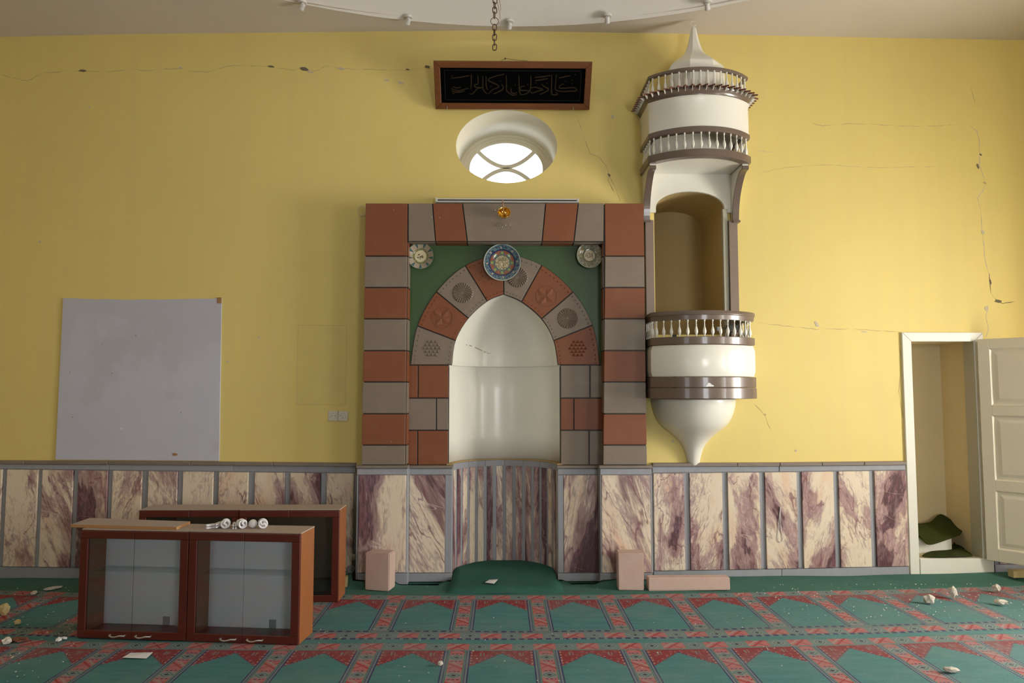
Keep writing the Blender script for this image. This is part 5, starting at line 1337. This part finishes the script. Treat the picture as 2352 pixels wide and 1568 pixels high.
# pink stone blocks
def stone(label, pts_px, h, name='stone_block', dep=0.14, yaw=0):
    (xa, ya), (xb2, yb2) = pts_px
    w = math.hypot(xb2-xa, yb2-ya); a = math.atan2(yb2-ya, xb2-xa)
    bm = bmesh.new(); bmesh.ops.create_cube(bm, size=1)
    for v_ in bm.verts: v_.co = Vector(((v_.co.x+.5)*w, (v_.co.y+.5)*dep, (v_.co.z+.5)*h))
    bmesh.ops.bevel(bm, geom=bm.edges[:], offset=.006, segments=2, affect='EDGES')
    for v_ in bm.verts: v_.co += Vector((random.uniform(-1, 1), random.uniform(-1, 1), random.uniform(-1, 1)))*.0012
    me = bpy.data.meshes.new(name); bm.to_mesh(me); bm.free(); me.materials.append(M['pink'])
    o = bpy.data.objects.new(name, me); col.objects.link(o); o.location = (xa, ya, 0.0035); o.rotation_euler = (0, 0, a)
    for pg in me.polygons: pg.use_smooth = False
    tag(o, label, 'stone'); return o
s1 = stone('upright pink stone block standing left of the niche', [(-1.057, 5.70), (-0.865, 5.655)], .285, dep=.13)
s2 = stone('upright pink stone block standing right of the niche below the pulpit', [(0.905, 5.665), (1.105, 5.655)], .282, dep=.13)
s3 = stone('long low pink stone slab lying on the carpet below the pulpit', [(1.135, 5.64), (1.770, 5.645)], .100, dep=.085)

# small cream wooden block with notches beside the rear cabinet
X_, Y_ = on(790, 1347)
t = thing('notched_block', 'small cream notched plastic block on the carpet beside the rear cabinet', 'block', (X_, Y_-.02, .003), .15)
MB().slab([(-.034, 0), (-.012, 0), (-.012, .018), (.004, .026), (.008, 0), (.032, 0), (.034, .085), (-.034, .078)], -.03, .03, .003).build('body', M['yrubble'], t, world=False)
MB().box(-.010, .014, -.01, .016, .080, .0865).build('hole', M['hole'], t, world=False)

# papers, rubble, crumbs
def paper(label, pts, z, mat='paper'):
    q_ = [(*on(x, y, z), z) for x, y in pts]; cx_ = sum(p_[0] for p_ in q_)/len(q_)
    v = [(x, y, z_+.004+(0.010 if i == 2 else 0)) for i, (x, y, z_) in enumerate(q_)]
    v2 = [(x, y, z_-.0012) for x, y, z_ in v]; n_ = len(v)
    o = MB().add(v+v2, [tuple(range(n_)), tuple(reversed(range(n_, 2*n_)))]+[(i, (i+1) % n_, n_+(i+1) % n_, n_+i) for i in range(n_)]).build('paper_sheet', M[mat]); tag(o, label, 'paper'); return o
paper('white sheet of paper on the carpet in front of the cabinets', [(281, 1511), (336, 1513), (351, 1503), (300, 1500)], 0.002)
paper('small printed paper scrap on the green mat of the niche', [(1114, 1338), (1135, 1341), (1144, 1334), (1124, 1332)], 0.050)
def rock(label, px, py, s, mat='rubble', sq_=(1, 1, .75), z=0.0):
    x, y = on(px, py); bm = bmesh.new(); bmesh.ops.create_icosphere(bm, subdivisions=1, radius=s*1.05)
    bmesh.ops.subdivide_edges(bm, edges=bm.edges[:], cuts=1)
    for v_ in bm.verts:
        k_ = 1+random.uniform(-.20, .14); v_.co = Vector((v_.co.x*sq_[0]*k_, v_.co.y*sq_[1]*k_, v_.co.z*sq_[2]*k_))
    mz = min(v_.co.z for v_ in bm.verts)
    for v_ in bm.verts: v_.co.z -= mz
    me = bpy.data.meshes.new('rubble_piece'); bm.to_mesh(me); bm.free(); me.materials.append(M[mat])
    o = bpy.data.objects.new('rubble_piece', me); col.objects.link(o); o.location = (x, y+s*.5, .002+z); o.rotation_euler = (0, 0, R()*6)
    tag(o, label, 'rubble', 'plaster rubble on the carpet'); return o
rock('rounded plaster lump on a green arch of the carpet, nearest the closet', 2138, 1389, .040, sq_=(1, .8, .95))
rock('upright square plaster lump right of the rounded one near the closet', 2194, 1377, .038, sq_=(.8, .8, 1.2))
rock('plaster lump on the carpet below the open closet leaf', 2293, 1362, .036, sq_=(.9, .8, .9))
rock('flat plaster piece on the carpet at the right edge of the picture', 2303, 1392, .040, sq_=(1.3, .8, .5))
rock('flat plaster piece on the foreground carpet strip at the right', 2190, 1549, .034, sq_=(1.3, .8, .5))
rock('small grey lump on the foreground carpet strip below the niche', 1011, 1531, .018)
rock('wedge of yellow plaster on the carpet at the left edge of the picture', 5, 1416, .045, 'yrubble', (1, .8, 1))
rock('small rubble piece at the left edge behind the foreground strip', 12, 1482, .030, 'rubble', (1, .8, .8))
rock('flat brownish rubble piece left of the front cabinets', 38, 1476, .045, 'rust', (1.4, .8, .35))
rock('pale flat rubble piece on the carpet left of the cabinets', 75, 1366, .030, 'rubble', (1.6, .8, .4))
rock('long pale rubble sliver on the carpet near the wall at the left', 118, 1356, .040, 'rubble', (1.8, .6, .3))
rock('small rubble lump on the blue carpet line left of the cabinets', 38, 1436, .025, 'yrubble')
rock('white crumb pair nearest the lower left cabinet corner', 132, 1475, .022, 'paper', (1, .8, .6))
rock('white crumb beside the lower left cabinet corner, farther one', 145, 1470, .020, 'paper', (1.2, .7, .5))
X_, Y_ = on(2342, 1332)
o = MB().bbox(X_-.06, X_+.20, Y_-.02, Y_+.05, .02, .075, .004).build('stone_fragment', M['yrubble']); o.location.z = .022; tag(o, 'pale stone offcut at the foot of the wall behind the closet leaf', 'stone')
m = MB(); random.seed(11)
for i in range(330):
    side = random.random()
    if side < .55: px = random.uniform(1700, 2350); py = random.uniform(1335, 1420)
    elif side < .75: px = random.uniform(0, 170); py = random.uniform(1325, 1568)
    else: px = random.uniform(700, 1800); py = random.uniform(1345, 1565)
    x, y = on(px, py)
    if -1.3 < x < 1.9 and 5.58 < y < 5.95 and (abs(x) < .5 or abs(x+.96) < .15 or (x > .88)): continue
    if y > 5.8: y = 5.8
    s = random.uniform(.002, .006); z = .003
    m.add([(x-s, y-s*.6, z), (x+s, y-s*.5, z), (x+s*.3, y+s, z), (x, y, z+s*.9)], [(0, 1, 3), (1, 2, 3), (2, 0, 3), (2, 1, 0)])
o = m.build('plaster_crumbs', M['rubble']); tag(o, 'tiny plaster crumbs scattered over the carpets', 'crumbs', None, 'stuff')

# olive carpet pieces inside the closet
def cloth(label, pts_grid, name='carpet_offcut'):
    nu = len(pts_grid); nv = len(pts_grid[0]); n2 = 5
    rows_ = []
    cols_ = [catmull([pts_grid[i][j] for i in range(nu)], n2) for j in range(nv)]
    L_ = len(cols_[0])
    for i in range(L_): rows_.append(catmull([cols_[j][i] for j in range(nv)], n2))
    v = [p_ for r_ in rows_ for p_ in r_]; w_ = len(rows_[0]); f = []
    for i in range(L_-1):
        for j in range(w_-1): a = i*w_+j; f.append((a, a+1, a+w_+1, a+w_))
    o = MB().add(v, f, True).build(name, M['olive'], smooth=True); md = o.modifiers.new('thickness', 'SOLIDIFY'); md.thickness = .009; md.offset = 0
    tag(o, label, 'carpet'); return o
def c3(x, y, Y): a, b = at(x, y, Y); return (a, Y, b)
cloth('olive green carpet offcut draped over the ledge inside the closet', [
    [c3(2096, 1203, 6.44), c3(2135, 1200, 6.46), c3(2160, 1181, 6.50), c3(2190, 1198, 6.49), c3(2204, 1203, 6.46)],
    [c3(2096, 1212, 6.36), c3(2130, 1212, 6.38), c3(2165, 1208, 6.40), c3(2195, 1212, 6.40), c3(2210, 1215, 6.38)],
    [c3(2098, 1224, 6.28), c3(2118, 1232, 6.26), c3(2150, 1232, 6.28), c3(2185, 1226, 6.30), c3(2208, 1222, 6.31)],
    [c3(2112, 1226, 6.24), c3(2124, 1244, 6.21), c3(2138, 1250, 6.20), c3(2172, 1240, 6.24), c3(2205, 1227, 6.27)]])
zc_f = 0.155
def fl(x, y, z=zc_f): a, b = on(x, y, z); return (a, min(b, 6.52), z)
cloth('olive green carpet offcut crumpled on the closet floor', [
    [fl(2118, 1277), fl(2160, 1278), fl(2205, 1277), fl(2234, 1276)],
    [fl(2128, 1270), fl(2165, 1268, .158), fl(2200, 1264, .175), fl(2228, 1270, .165)],
    [fl(2150, 1264), fl(2180, 1258, .17), c3(2196, 1252, 6.42), fl(2216, 1262, .18)],
    [fl(2185, 1257), c3(2190, 1250, 6.46), c3(2197, 1240, 6.47), c3(2212, 1256, 6.45)]])
o = MB().box(3.505, 3.90, 6.27, D+0.455, 0.141, 0.268).build('closet_ledge', M['white_wood']); struct(o); o.name = 'trim_4'
